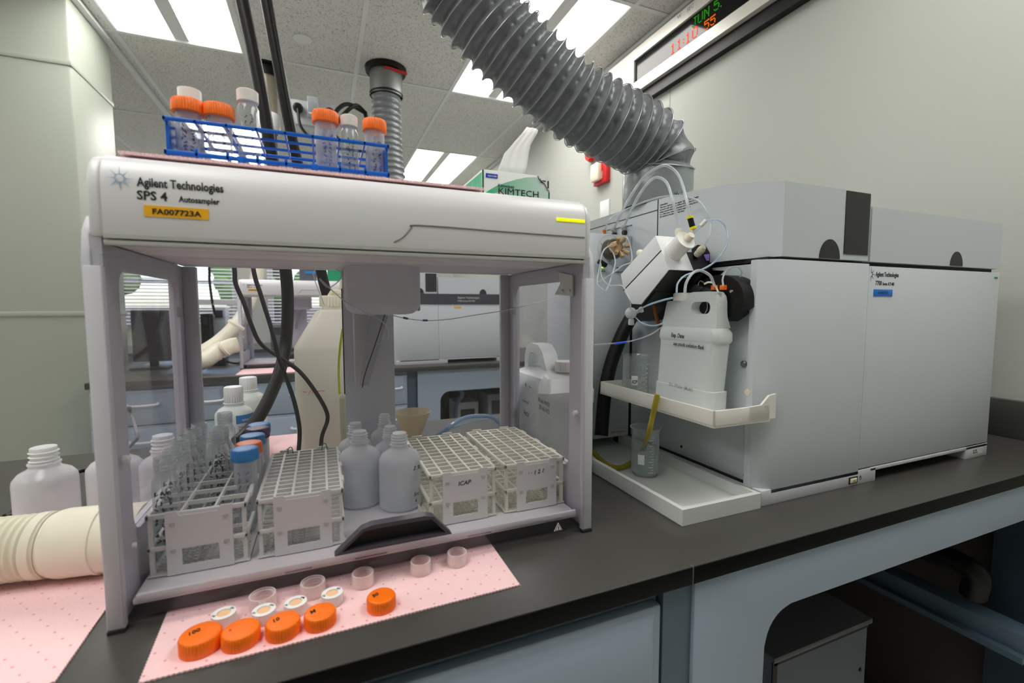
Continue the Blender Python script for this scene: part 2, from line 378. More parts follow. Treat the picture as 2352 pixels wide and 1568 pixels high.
for s in (0, 1, 2): kb.tube([(cx-.13, cy-.02, ZC-.29), (cx-.20-.05*s, cy-.12, ZC-.30), (cx-.30-.04*s, cy-.13, ZC-.42), (cx-.38-.03*s, cy-.14, ZC-.60)] if s < 2 else [(cx-.13, cy-.02, ZC-.29), (cx-.12, cy-.03, ZC-.40), (cx-.125, cy-.04, ZC-.7)], .012, 8)
tag(kb.out('cable_bundle', M_BLACK), 'black cables looping down beside the hanging grey ribbed duct', 'cable')
oc = AY(715, 265, cy)
ot = thing('power_outlet_box', 'clear ceiling outlet box with two black plugs beside the black tube', 'outlet', (oc.x, cy, oc.z))
B(oc.x-.11, oc.x+.14, cy, cy+.05, oc.z-.06, oc.z+.08, bev=.006).out('box', mat('grey outlet box', (176, 180, 184), .3), ot)
B(oc.x-.02, oc.x+.04, cy-.03, cy, oc.z-.02, oc.z+.10, bev=.004).out('clear_cover', M_TUBE, ot)
for s, nm in ((-.07, 0), (.10, 1)): MB().lathe((oc.x+s, cy, oc.z+.03), [(.028, 0), (.028, .03), (.018, .05)], ax=(0, -1, -.3), seg=16, cap=True).tube([(oc.x+s, cy-.045, oc.z+.01), (oc.x+s+.01, cy-.05, oc.z-.08), (oc.x+s+.05, cy-.05, oc.z-.14)], .008, 8).out('plug', M_BLACK, ot)
rc = AZ(695, 88, ZC); tag(MB().lathe((rc.x, rc.y, ZC-.004), [(.0, -.003), (.048, -.003), (.05, 0), (.05, .003)], seg=32).out('sprinkler_cover', M_TBAR), 'small round white cap in a ceiling tile', 'cap')
# ---- wall clock
XC = XW-.06
pa = AX(1398, 163, XC); pb = AX(1454, 216, XC); pc = AX(1767, 0, XC); ZB = (pb.z+pc.z)/2; YT = pa.y; YN = .45; ZT = min(ZC-.03, pa.z)
M_CLK = mat('brushed aluminium frame', (222, 219, 212), .35, metal=.25, noise=.04, nscale=40)
ck = thing('wall_clock', 'long silver framed digital calendar clock high on the right wall', 'clock', (XW, YT, ZB))
dy0, dy1 = AX(1455, 150, XC).y, YN+.1
s0 = AX(1455, 192, XC); s1 = AX(1455, 140, XC)
sz0, sz1 = s0.z, s1.z
MB().ring([(XC, YT, ZB), (XC, YN, ZB), (XC, YN, ZT), (XC, YT, ZT)], [(XC, s0.y, sz0), (XC, dy1, sz0), (XC, dy1, sz1), (XC, s0.y, sz1)], (.06, 0, 0)).out('frame', M_CLK, ck)
B(XC+.012, XC+.02, dy1, s0.y, sz0, sz1).out('display', mat('black glossy display', (12, 14, 14), .08, spec=.3), ck)
B(XC-.0012, XC, AX(1440, 165, XC).y, AX(1413, 165, XC).y, ZB+.05, ZT-.035).out('side_panel', mat('grey panel', (190, 186, 180), .4), ck)
M_LR = emitter('red led dots', (255, 60, 20), 2.2); M_LG = emitter('green led dots', (40, 160, 20), .9); M_LO = emitter('orange led dots', (255, 110, 10), 1.2)
def led(body, y, z, h, m, nm):
    F = {'0': '01110 10001 10001 10001 10001 10001 01110', '1': '00100 01100 00100 00100 00100 00100 01110', '5': '11111 10000 11110 00001 00001 10001 01110',
         'J': '00111 00010 00010 00010 00010 10010 01100', 'U': '10001 10001 10001 10001 10001 10001 01110', 'N': '10001 11001 10101 10101 10011 10001 10001', ':': '0 0 1 0 1 0 0', ' ': '00 00 00 00 00 00 00', '.': '0 0 0 0 0 0 1'}
    p = h/7; yy = y
    for ch in body:
        b = MB()
        rows = F[ch].split()
        for r_, row in enumerate(rows):
            for c_, v in enumerate(row):
                if v == '1': b.box(XC+.0100, XC+.0118, yy-(c_+.8)*p, yy-(c_+.2)*p, z+h-(r_+.8)*p, z+h-(r_+.2)*p)
        yy -= (len(rows[0])+1)*p
        if ch != ' ': b.out(nm, m, ck)
H = sz1-sz0
led('11:10', AX(1535, 110, XC).y, sz0+.015, H*.42, M_LR, 'time_digit'); led('55', AX(1613, 60, XC).y, sz0+.015, H*.34, M_LO, 'seconds_digit'); led('JUN 5.', AX(1585, 40, XC).y, sz0+H*.55, H*.36, M_LG, 'date_letter')
for px, py, s in ((1561, 36, 'W'), (1583, 19, 'SEC')): text(s, (XC-.0005, AX(px-5, py, XC).y, AX(px, py+5, XC).z), (0, -1, 0), (0, 0, 1), .026, mat('grey print', (110, 112, 125), .5), ck)
pk = AX(1484, 227, XW); pk2 = AX(1470, 222, XW)
tag(B(XW-.035, XW, YN-.3, AX(1462, 222, XW-.035).y, AX(1800, 25, XW-.035).z, ZB-.001).out('cable_raceway', M_BLACK), 'black rail under the silver wall clock', 'rail')
# ---- fire alarm and outlet
fa = thing('fire_alarm', 'red fire alarm horn strobe on the right wall under the big duct', 'alarm', (XW, 2.56, 1.15))
y0, y1 = AX(1402, 400, XW).y, AX(1372, 400, XW).y; z0, z1 = AX(1390, 422, XW).z, AX(1390, 372, XW).z
B(XW-.03, XW, y0, y1, z0, z1, bev=.004).out('backplate', M_RED, fa)
B(XW-.06, XW-.03, y0+.05, y1-.01, z0+.02, z1-.005, bev=.006).out('strobe_lens', mat('strobe lens', (235, 225, 205), .2), fa)
text('FIRE', (XW-.031, y0+.04, z0+.03), (0, 0, 1), (0, 1, 0), .025, M_PTFE, fa)
MB().lathe((XW-.02, AX(1365, 356, XW).y, AX(1365, 356, XW).z), [(.0, .03), (.04, .028), (.05, 0)], ax=(-1, 0, 0), seg=24).out('bell', M_RED, fa)
q = AX(1390, 482, XW); tag(B(XW-.006, XW, q.y-.05, q.y+.05, q.z-.06, q.z+.06, bev=.002).out('wall_outlet', M_WHITE), 'white cover plate on the right wall just above the sampler corner', 'outlet')
# ================================================================ front bench
YE, YBK = .454, 1.385
tp = thing('worktop', 'dark epoxy bench top running from the lower left corner to the right wall', 'worktop', (.3, .9, -.0248))
xj = .449
MB().box(-1.6, 1.678, YE+.001, YBK, -.0248, 0, bev=.0015).out('slab', M_TOP, tp); MB().box(-1.6, xj-.0005, YE, YE+.0012, -.0246, -.0012, bev=.0004).box(xj+.0005, 1.678, YE, YE+.0012, -.0246, -.0012, bev=.0004).out('front_edge', mat('near black epoxy edge', (5, 5, 5), .5, spec=.12), tp)
MB().box(xj-.0006, xj+.0006, YE-.0001, YE+.006, -.0242, .0001).out('joint_line', mat('joint filler', (110, 110, 108), .6), tp)
tag(B(1.668, 1.6895, YE, YBK, .0002, .10, bev=.002).out('backsplash', M_TOP), 'dark upstand strip of the bench against the right wall', 'backsplash')
def cabinet(x0, x1, y, depth, label, group, drawers=1, fz=-.0471, handle=True, zt=-.0250, sgn=1):
    t = thing('base_cabinet', label, 'cabinet', ((x0+x1)/2, y, ZF), group)
    B(x0, x1, y+.02, y+depth, ZF, zt).out('body', M_CAB, t)
    zd = fz-.17
    fr = [(fz-.17, fz), (ZF+.1, fz-.175)] if drawers else [(ZF+.1, fz)]
    for a, b_ in fr:
        nm = 'drawer' if (b_ == fz and drawers) else 'door'
        mb = MB(); X0, X1 = x0+.004, x1-.004
        mb.box(X0, X1, y+.004, y+.02, a, b_, bev=.004)
        q = .012
        mb.loft([[(X0+.01, y+.0045, a+.01), (X1-.01, y+.0045, a+.01), (X1-.01, y+.0045, b_-.01), (X0+.01, y+.0045, b_-.01)], [(X0+.022, y-.004, a+.022), (X1-.022, y-.004, a+.022), (X1-.022, y-.004, b_-.022), (X0+.022, y-.004, b_-.022)]], True, True)
        d = mb.out(nm, M_CAB, t)
        if handle:
            xm = (x0+x1)/2; zz = (a+b_)/2+.02 if nm == 'drawer' else b_-.07
            MB().tube([(xm-.06, y, zz), (xm-.058, y-.022, zz-.004), (xm, y-.028, zz-.006), (xm+.058, y-.022, zz-.004), (xm+.06, y, zz)], .005, 8).out('handle', M_WHITE, d)
    return t
cabinet(-.80, .4095, YE+.006, .60, 'light blue grey cabinet front below the bench edge at bottom centre', None, 1, handle=False)
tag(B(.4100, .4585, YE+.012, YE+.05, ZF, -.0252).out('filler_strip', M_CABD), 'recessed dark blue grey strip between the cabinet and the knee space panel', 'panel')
# apron with rounded knee opening
R = .055; xi = .597; zb = -.1065; arc = [(xi+R-R*math.sin(a), .46, zb-R+R*math.cos(a)) for a in [math.pi/2*k/8 for k in range(9)]]
ap = [(.459, .46, -.0252), (1.677, .46, -.0252), (1.677, .46, zb)] + arc + [(.585, .46, ZF), (.459, .46, ZF)]
tag(MB().prism(ap, (0, .022, 0), bev=.0015).out('knee_space_panel', M_CAB), 'light blue grey apron panel with rounded knee opening under the right bench', 'panel')
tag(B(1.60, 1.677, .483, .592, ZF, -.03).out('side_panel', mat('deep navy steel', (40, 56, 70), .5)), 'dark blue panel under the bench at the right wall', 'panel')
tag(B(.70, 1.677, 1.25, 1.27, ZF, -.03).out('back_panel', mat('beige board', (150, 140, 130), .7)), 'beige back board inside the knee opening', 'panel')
tag(B(1.66, 1.677, .60, 1.249, ZF, -.03).out('shade_panel', mat('under bench shade tone', (72, 68, 68), .7)), 'added dark sheet standing in for shade on the right wall under the bench', 'panel')  # dark sheet added over the wall, its colour standing in for under-bench shade
# vacuum pump cabinet under the bench
pc0, pc1 = AY(1776, 1505, .62), AY(1993, 1416, .62)
pz = (pc0.z+pc1.z)/2
pm = thing('pump_cabinet', 'dark topped grey cabinet standing on the floor under the bench, inside the knee opening', 'cabinet', (pc0.x+.15, .75, ZF))
B(pc0.x, pc1.x, .62, 1.15, ZF, pz-.012).out('body', mat('steel grey cabinet', (88, 98, 110), .45), pm)
B(pc0.x-.006, pc1.x+.006, .612, 1.16, pz-.012, pz, bev=.002).out('top', mat('dark grey laminate', (92, 96, 100), .4), pm)
B(pc0.x-.003, pc0.x+.010, .617, .62, ZF, pz-.012).box(pc0.x, pc1.x, .617, .62, pz-.022, pz-.012).out('edge_trim', M_BLACK, pm)
MB().lathe((AY(1975, 1537, .62).x, .621, AY(1975, 1537, .62).z), [(.0, .003), (.004, .003), (.005, 0)], ax=(0, -1, 0), seg=12).out('screw', M_BLACK, pm)
f = AY(1865, 1400, 1.24); ff = thing('pipe_fitting', 'cream round pipe fitting on the back board above the grey cabinet', 'fitting', (f.x, 1.25, f.z))
MB().lathe((f.x, 1.25, f.z), [(.075, 0), (.075, .01), (.05, .02)], ax=(0, -1, 0), seg=24, cap=True).out('black_ring', M_BLACK, ff)
MB().lathe((f.x, 1.24, f.z), [(.045, 0), (.045, .06), (.034, .062), (.034, .10), (0.001, .102)], ax=(.25, -1, -.2), seg=24).lathe((f.x+.02, 1.15, f.z-.015), [(.022, 0), (.022, .04), (.0, .042)], ax=(.25, -1, -.2), seg=6).out('plug', mat('beige plastic', (196, 190, 176), .5), ff)
rl = MB()
rl.box(1.50, 1.56, .483, 1.24, -.485, -.425, bev=.003).box(1.48, 1.50, .483, 1.24, -.485, -.470)
tag(rl.out('steel_rail', M_CABD), 'blue grey steel rail running back under the bench beside the pump cabinet', 'rail')
a0, a1 = AX(2060, 1235, 1.45), AX(2240, 1330, 1.45)
tag(MB().tube([(1.42, 1.20, -.20), (1.43, 1.0, -.26), AX(2120, 1262, 1.45), AX(2190, 1285, 1.45), AX(2240, 1320, 1.45), AX(2235, 1365, 1.46)], .026, 16).out('vacuum_hose', M_BLACK), 'thick black hose hanging under the bench near the right wall', 'hose')
# ================================================================ back bench
YB0 = 2.69
t2 = thing('worktop', 'dark bench top of the second bench seen behind the sampler', 'worktop', (.3, 3.1, -.03))
B(-1.02, 1.677, YB0, 3.62, -.03, 0, bev=.003).out('slab', M_TOP, t2)
bx = [(-1.02, -.60, 'light blue cabinet of the back bench furthest left'), (-.60, AY(516, 900, 2.72).x, 'light blue back bench cabinet left of the white bottles'),
      (AY(516, 900, 2.72).x, .26, 'light blue back bench cabinet with white bar handle behind the black tubes'), (.26, AY(937, 900, 2.71).x, 'light blue back bench cabinet right of the sampler column')]
for a, b_, l in bx: cabinet(a, b_, 2.71, .6, l, 'back bench cabinets', 1, fz=-.05, zt=-.031)
kx = AY(960, 900, 2.72).x; kl = AY(1012, 950, 2.72).x; kt = AY(1100, 893, 2.72).z; R = .06
arc = [(kl+R-R*math.sin(a), 2.72, kt-R+R*math.cos(a)) for a in [math.pi/2*k/8 for k in range(9)]]
tag(MB().prism([(kx, 2.72, -.031), (1.677, 2.72, -.031), (1.677, 2.72, kt)]+arc+[(kl-.01, 2.72, ZF), (kx, 2.72, ZF)], (0, .02, 0)).out('knee_space_panel', M_CAB), 'light blue apron panel with dark opening under the back bench', 'panel')
tag(B(AY(937, 900, 2.71).x+.001, kx, 2.76, 2.78, ZF, -.031).out('filler_strip', M_CABD), 'dark recessed strip of the back bench left of its knee opening', 'panel')
tag(B(kx, 1.67, 3.55, 3.57, ZF, -.031).out('back_panel', mat('dark board', (70, 72, 76), .7)), 'dark back board inside the back bench opening', 'panel')
# things stored under the back bench
def cratebox(px0, px1, pyt, pyb, y, m, nm, lab, cat, d=.2):
    a = AY(px0, pyt, y); b_ = AY(px1, pyb, y)
    t = thing(nm, lab, cat, ((a.x+b_.x)/2, y, ZF))
    B(a.x, b_.x, y, y+d, ZF, a.z, bev=.01).out('body', m, t); B(a.x+.03, b_.x-.03, y-.006, y+.004, a.z-.14, a.z-.05, bev=.003).out('front_panel', M_DARK, t)
    return t
cratebox(1120, 1165, 905, 960, 2.95, mat('grey pump body', (120, 122, 128), .5), 'vacuum_pump', 'grey pump standing under the back bench at the right', 'pump')
cratebox(1048, 1100, 925, 965, 3.05, mat('pale box', (186, 190, 196), .5), 'storage_box', 'pale box under the back bench in the dark opening', 'box')
cratebox(1013, 1040, 890, 965, 3.34, M_BLACK, 'equipment_tower', 'black equipment tower under the back bench opening', 'equipment')
tag(MB().tube([AY(1052, 890, 2.9), AY(1062, 905, 2.95), AY(1048, 930, 3.0), AY(1046, 965, 3.0)], .014, 8).out('power_cable', mat('blue grey cable', (80, 100, 130), .4)), 'bluish cable hanging in the back bench opening', 'cable')
# monitor, computer tower and other desk things at the far left, seen through the sampler
def monitor(px0, px1, pyt, pyb, y, lab):
    a = AY(px0, pyt, y); b_ = AY(px1, pyb, y); xm = (a.x+b_.x)/2
    t = thing('computer_monitor', lab, 'monitor', (xm, y, 0), 'monitors on the far desks')
    B(a.x, b_.x, y, y+.03, b_.z, a.z, bev=.006).out('screen_housing', M_DARK, t); B(a.x+.012, b_.x-.012, y-.001, y+.002, b_.z+.02, a.z-.012).out('screen', mat('dark screen', (30, 30, 34), .2), t)
    B(xm-.02, xm+.02, y+.03, y+.05, .012, (a.z+b_.z)/2).out('stand', M_BLACK, t); B(xm-.09, xm+.09, y-.06, y+.12, .001, .013, bev=.004).out('foot', M_BLACK, t)
monitor(298, 392, 712, 828, 3.2, 'dark computer monitor on the back bench seen through the left side window')
# far desk under the windows
fd = thing('far_desk', 'dark topped desk under the far windows', 'desk', (-.9, 5.3, ZF))
B(-2.2, .4, 4.75, 5.6, -.06, -.03).out('top', M_TOP, fd); B(-2.2, .4, 4.8, 5.55, ZF, -.06).out('body', M_CAB, fd)
def fdbox(px0, px1, pyt, pyb, y, m, nm, lab, cat, d=.2):
    a = AY(px0, pyt, y); b_ = AY(px1, pyb, y); t = thing(nm, lab, cat, ((a.x+b_.x)/2, y, -.03))
    B(a.x, b_.x, y, y+d, -.029, a.z, bev=.008).out('body', m, t); B(a.x+.02, b_.x-.02, y-.004, y+.002, a.z-.10, a.z-.03).out('front_panel', M_DARK, t)
fdbox(432, 448, 708, 775, 4.9, M_DARK, 'computer_monitor', 'dark screen on the far desk just right of the sampler back post', 'monitor', .05)
fdbox(459, 484, 720, 780, 4.95, M_BLACK, 'computer_tower', 'black computer tower standing on the far desk', 'computer')
fdbox(487, 520, 705, 770, 5.05, mat('silver grey case', (176, 182, 192), .4), 'desktop_unit', 'silver grey unit beside the black tower on the far desk', 'equipment')
fdbox(620, 668, 745, 775, 4.95, mat('grey printer', (110, 112, 116), .5), 'printer', 'dark grey printer on the far desk behind the second autosampler', 'printer')
tag(MB().tube([AY(480, 600, 4.6)*1+Vector((0, 0, ZC-AY(480, 600, 4.6).z)), AY(480, 600, 4.6), AY(481, 640, 4.6), AY(487, 690, 4.6), AY(494, 722, 4.65)], .010, 8).out('hanging_cable', M_BLACK), 'thin black cable hanging in front of the far window blind', 'cable')
tag(MB().box(*(lambda a, b_: (a.x, b_.x, 4.6, 4.85, b_.z, a.z))(AY(445, 688, 4.6), AY(545, 700, 4.6))).out('overhead_bar', M_WHITE), 'white lamp bar over the far desk in front of the blind', 'bar')
# ================================================================ mass spectrometer
def loft_stations(b, st):
    b.loft([[(x0, y, z0), (x1, y, z0), (x1, y, z1), (x0, y, z1)] for y, x0, x1, z0, z1 in st], True, True); return b
def spectrometer(loc, label, back=False):
    t = thing('mass_spectrometer', label, 'lab instrument', loc); L = dict(parent=t, local=True)
    MB().box(.012, .728, .022, .595, .029, .424).out('chassis', M_ICP, **L)
    MB().box(0, .3176, 0, .03, 0, .0275, bev=.001).box(0, .03, .03, .59, 0, .0265, bev=.001).box(.30, .736, .0, .03, .0215, .0285, bev=.0008).box(.645, .735, 0, .09, 0, .0285, bev=.001).out('base', M_WHITE2, **L)
    MB().box(.012, .72, .03, .58, .018, .0292).out('underside', M_DARK, **L)
    dl = [(-.004, .022, .0195), (-.004, .034, .0195), (.262, .030, .0195), (.262, 0, .0195), (.024, 0, .0195)]
    MB().prism(dl, (0, 0, .407), bev=.0012).out('left_door', M_ICP, **L)
    MB().box(.2635, .7355, .0005, .03, .0305, .4225, bev=.0012).out('right_door', M_ICP, **L)
    MB().box(.012, .732, .014, .58, .4215, .4314).out('lid_gap', M_SEAM, **L)
    b = MB(); st = [(0.0, .027, .2566, .4313, .5555), (.035, .0155, .2566, .4313, .5620), (.07, .006, .2566, .4313, .5672), (.12, .0045, .2566, .4313, .5735), (.176, .004, .2566, .4313, .5785), (.24, .004, .2566, .4313, .5825), (.31, .004, .2566, .4313, .5845), (.60, .004, .2566, .4313, .5845)]
    loft_stations(b, st).out('left_lid', M_ICP, angle=25, **L)
    loft_stations(MB(), [(0, .2630, .7325, .4305, .5320), (.04, .2630, .7335, .4305, .5325), (.6, .2630, .7335, .4305, .5325)]).out('right_lid', M_ICP, **L)
    MB().box(.185, .2535, -.0012, .004, .4415, .5540).out('window', M_DARK, **L)
    for xc, hw, hh in ((.147, .0275, .034), (.553, .0235, .030)):
        pts = [(xc+hw*math.cos(a), -.0012, .4318+hh*math.sin(a)) for a in [math.pi*k/18 for k in range(19)]]
        MB().prism(pts, (0, .004, 0)).out('finger_grip', M_DARK, **L)
    if back:
        MB().box(-.002, .737, -.003, .004, .365, .4300).out('dark_band', mat('dark blue grey band', (62, 64, 72), .4), **L)
        text('Agilent Technologies', (.385, -.0035, .402), (1, 0, 0), (0, 0, 1), .017, M_WHITE, t, local=True); text('7700 Series ICP-MS', (.385, -.0035, .382), (1, 0, 0), (0, 0, 1), .014, M_WHITE, t, local=True)
        MB().box(.36, .41, -.0015, .001, .343, .353).out('asset_label', mat('amber label', (244, 180, 10), .5), **L)
    else:
        text('Agilent Technologies', (.2835, .0003, .4035), (1, 0, 0), (0, 0, 1), .0125, M_INK, t, local=True, width=.072, bold=.0002)
        text('7700', (.2835, .0003, .3870), (1, 0, 0), (0, 0, 1), .0120, M_INK, t, local=True, width=.0195, bold=.0002); text('Series ICP-MS', (.306, .0003, .3870), (1, 0, 0), (0, 0, 1), .0085, M_INK, t, local=True, width=.0365, bold=.0001)
        starburst((.2690, .0003, .4070), (1, 0, 0), (0, 0, 1), .013, mat('navy print', (30, 60, 120), .5), t, local=True, half=True)
        lb = MB().box(.2795, .3375, -.0006, .0008, .3660, .3790, bev=.0002).out('asset_label', mat('bright blue label', (10, 116, 214), .45), **L)
        text('FA007723', (.291, -.0007, .3700), (1, 0, 0), (0, 0, 1), .0075, mat('navy ink', (14, 40, 90), .5), lb, local=True)
        MB().box(.713, .7255, -.0004, .001, .409, .4125).out('status_light', mat('green indicator', (20, 120, 50), .3, emit=.15), **L)
        MB().box(.235, .2610, -.0006, .004, .0045, .0175).out('switch_recess', M_BLACK, **L)
        MB().box(.2385, .2570, -.0022, .002, .0065, .0150, bev=.0006).out('power_switch', M_NAT, **L)
        MB().box(.2455, .2500, -.0030, 0, .0098, .0120).out('switch_mark', mat('amber mark', (180, 150, 30), .4), **L)
        MB().ring([(.270+.0030*math.cos(a), 0.0, .0125+.0040*math.sin(a)) for a in [k*math.pi/8 for k in range(16)]], [(.270+.0022*math.cos(a), 0.0, .0125+.0032*math.sin(a)) for a in [k*math.pi/8 for k in range(16)]], (0, -.0004, 0)).box(.2697, .2703, -.0004, 0, .0125, .0180).out('power_symbol', M_INK, **L)
        MB().box(.668, .716, -.0004, .0006, .0075, .0215).out('rating_plate', mat('pale plate', (216, 216, 214), .4), **L)
        text('ID 7700\nMADE IN', (.674, -.0005, .0150), (1, 0, 0), (0, 0, 1), .0050, M_INK, t, local=True)
        # side seams and details on the left face (x about .006)
        b = MB(); b.box(.0100, .0125, .0345, .0370, .03, .42)
        b.box(.0050, .0125, .382, .384, .03, .45).box(.0030, .0125, .286, .288, .44, .5835).box(.0030, .0125, .288, .60, .5605, .5620).box(.0050, .0125, .02, .39, .0265, .029)
        b.out('panel_seams', M_SEAM, **L)
        for yy, zz in ((.205, .0475), (.045, .039)): MB().lathe((.0115, yy, zz), [(.0, .0012), (.0025, .001), (.003, 0)], ax=(-1, 0, 0), seg=10).out('screw', M_BLACK, **L)
        MB().lathe((.0125, .054, .243), [(.0, .006), (.004, .006), (.006, .004), (.006, 0)], ax=(-1, 0, 0), seg=14).out('drain_port', mat('grey metal', (120, 122, 124), .4, metal=.6), **L)
    return t
ms = spectrometer((.694, .552, 0), 'large pale grey instrument with blue label on the bench at the right')
ms2 = spectrometer((AZ(908, 838, 0).x, 2.80, 0), 'second pale instrument with a dark band on the back bench', back=True)
# warning text on the lid side
P0 = AX(1516, 480, .6979); rt = Vector((0, -1, 0)); up = Vector((0, 0, 1))
text('WARNING\nThis uses a hydrogen gas supply. Agilent Technologies\nto ensure safe operation, follow all directions in the\nsafety manual before connecting and operating the ICP\non a daily basis, otherwise injury may occur.\nAll operators should read this label.', (.6975, P0.y, P0.z+.006), rt, up, .0050, M_INK, ms, name='warning_lettering', width=.115)
text('H₂ ⚠', (.6975, P0.y-.045, P0.z+.018), rt, up, .012, M_INK, ms, name='warning_symbol')
# ================================================================ autosampler
SX0, SX1, SY0, SY1 = -.2206, .378, .592, .905
sa = thing('autosampler', 'large white enclosed sampler with smoked front pane on the bench at the left', 'lab instrument', (SX0, SY0, 0))
# roof housing: rounded fascia swept along x
prof = [(.5935, .4200), (.5920, .4240), (.5920, .4700), (.5945, .4850), (.6000, .4950), (.6100, .5025), (.6250, .5065), (.6450, .5078), (.88, .5078), (.905, .4980), (.912, .47), (.912, .4200)]
x0, x1 = -.201, .3615
MB().prism([(x0, y, z) for y, z in prof], (x1-x0, 0, 0)).out('roof_housing', M_WHITE, sa, angle=30)
for xa, xb in ((SX0+.0075, -.2015), (.3620, SX1-.0075)):
    c = [(y+(.002 if y < .7 else -.002), z-.0015) for y, z in prof]
    MB().prism([(xa, y, z) for y, z in c], (xb-xa, 0, 0), bev=.003).out('end_cap', M_WHITE, sa, angle=30)
for xa, xb in ((SX0, SX0+.0070), (SX1-.0070, SX1)):
    MB().prism([(xa, .5935, 0), (xa, .5935, .395), (xa, .5985, .425), (xa, .61, .44), (xa, .638, .44), (xa, .638, 0)], (xb-xa, 0, 0), bev=.001).prism([(xa, .874, 0), (xa, .874, .44), (xa, .90, .44), (xa, .905, .43), (xa, .905, 0)], (xb-xa, 0, 0), bev=.001).box(xa, xb, .637, .875, .390, .44).box(xa, xb, .637, .875, 0, .088).out('side_panel', M_WHITE2, sa)
MB().box(x0, x1, .5905, .597, .4165, .4205).box(x0, x1, .5915, .597, .4095, .4150, bev=.001).out('gasket', mat('grey gasket', (178, 180, 176), .5), sa)
ub = MB().box(-.2035, .3595, .598, .90, .4130, .4195)
for yy in (.66, .74, .86): ub.box(-.2, .356, yy, yy+.002, .4125, .4130)
ub.out('roof_underside', mat('grey white underside', (222, 218, 222), .5), sa)
# shallow shaped panel on the fascia at the right (its outline groove)
g = [AY(905, 556, .5915), AY(925, 545, .5915), AY(945, 524, .5915), AY(962, 517, .5915), AY(1150, 531, .5915), AY(1343, 545, .5915)]
MB().tube(g, .0009, 6, 5).out('fascia_groove', mat('shadow line', (120, 120, 126), .6), sa)
# front posts with stepped tops
for s, (xa, xb) in ((0, (SX0+.0010, -.2042)), (1, (.3605, SX1-.0010))):
    MB().box(xa, xb, .592, .601, .004, .3885, bev=.0012).out('front_post', M_WHITE2, sa)
    MB().box(xa+.0055 if s == 0 else xa, xb if s == 0 else xb-.0055, .596, .605, .3885, .4205).out('post_head', mat('lavender grey frame', (186, 186, 196), .45), sa)
    MB().box(xa, xb, .590, .60, .0005, .004).out('foot', M_DARK, sa)
# side frames with big window openings + panes + back posts
def rrect(y0, y1, z0, z1, r, x, n=6):
    P = []
    for cy, cz, a0 in ((y1-r, z1-r, 0), (y0+r, z1-r, 90), (y0+r, z0+r, 180), (y1-r, z0+r, 270)):
        for k in range(n+1):
            a = math.radians(a0+90*k/n); P.append((x, cy+r*math.cos(a), cz+r*math.sin(a)))
    return P
M_FRM = mat('lavender grey frame', (204, 204, 214), .45)
for xa, v in ((-.2135, .007), (.3635, .007)):
    MB().ring(rrect(.600, .902, .008, .4125, .002, xa), rrect(.640, .872, .087, .388, .020, xa), (v, 0, 0)).out('side_frame', M_FRM, sa)
    xm = xa+.0035
    B(xm-.001, xm+.001, .636, .876, .083, .392).out('side_pane', M_ACRY, sa)
    s = 1 if xa < 0 else -1
    for zz in (.34, .125): MB().box(xm+s*.003-.003, xm+s*.003+.003, .868, .878, zz-.008, zz+.008, bev=.001).out('hinge', mat('grey hinge', (150, 152, 160), .4), sa)
    MB().box(*( (-.2065, -.1865) if xa < 0 else (.3435, .3635)), .893, .903, .008, .4125, bev=.002).out('back_post', M_FRM, sa)
for px, py in ((283, 1055), (1330, 950)):
    p = AY(px, py, .604); xx = -.2035 if p.x < 0 else .3575
    p = AX(px, py, xx); MB().lathe((xx, max(.606, p.y), p.z), [(.0, .006), (.003, .006), (.0042, .004), (.0042, 0)], ax=(1 if xx < 0 else -1, 0, 0), seg=14).out('door_knob', M_PTFE, sa)
MB().lathe((-.2, .612, AY(320, 1250, .612).z), [(.0, .004), (.003, .003), (.003, 0)], ax=(1, 0, 0), seg=12).out('door_stop', M_PTFE, sa)
# base tray
MB().box(-.2, .3555, .601, .89, .0225, .0290, bev=.001).box(-.196, .3535, .599, .604, .0262, .0345, bev=.0012).box(-.19, .348, .606, .609, .029, .0305).out('base_tray', M_WHITE, sa)
MB().box(-.19, .35, .61, .90, .003, .0225).out('base_plinth', M_DARK, sa)
for a, b_ in ((-.05, -.02), (.03, .07), (.18, .215), (.30, .33)): MB().box(a, b_, .5985, .600, .0255, .0275).out('tray_clip', mat('mauve shade', (150, 130, 142), .5), sa)
# front pane + handle + warning mark
pn = B(-.2035, .3600, .5860, .5885, .0105, .4000).out('front_pane', M_ACRY, sa)
h0, h1, h2, h3 = AY(768, 1266, .584), AY(838, 1203, .584), AY(985, 1180, .584), AY(1033, 1217, .584)
hz0, hz1 = (h0.z+h3.z)/2, (h1.z+h2.z)/2
def trap(k, y):
    z0, z1 = hz0+k*.6, hz1-k*.6
    A = (h0.x+k*1.5, y, z0); Bq = (h1.x+k*.4-.004, y, z1); Bq2 = (h1.x+.008, y, z1+.003 if k == 0 else z1+.001); D2 = (h2.x-.008, y, z1+.003 if k == 0 else z1+.001); D = (h2.x-k*.4+.004, y, z1); E = (h3.x-k*1.5, y, z0)
    return [A, Bq, Bq2, D2, D, E]
M_HAN = mat('dark slate plastic', (62, 60, 68), .4)
MB().ring(trap(0, .572), trap(.0055, .572), (0, .0135, 0)).out('door_handle', M_HAN, sa)
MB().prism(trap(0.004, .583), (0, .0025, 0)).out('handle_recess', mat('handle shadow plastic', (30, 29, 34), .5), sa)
wt = AY(1282, 1212, .5855)
def tri(c, s, y): return [(c.x-s*.87, y, c.z-s*.5), (c.x+s*.87, y, c.z-s*.5), (c.x, y, c.z+s)]
wm = MB().prism(tri(wt, .0082, .5852), (0, .0006, 0)).out('warning_mark', M_PTFE, sa)
MB().prism(tri(wt, .0068, .5848), (0, .0003, 0)).out('warning_outline', M_INK, wm); MB().prism(tri(wt, .0054, .5845), (0, .0003, 0)).out('warning_field', M_PTFE, wm)
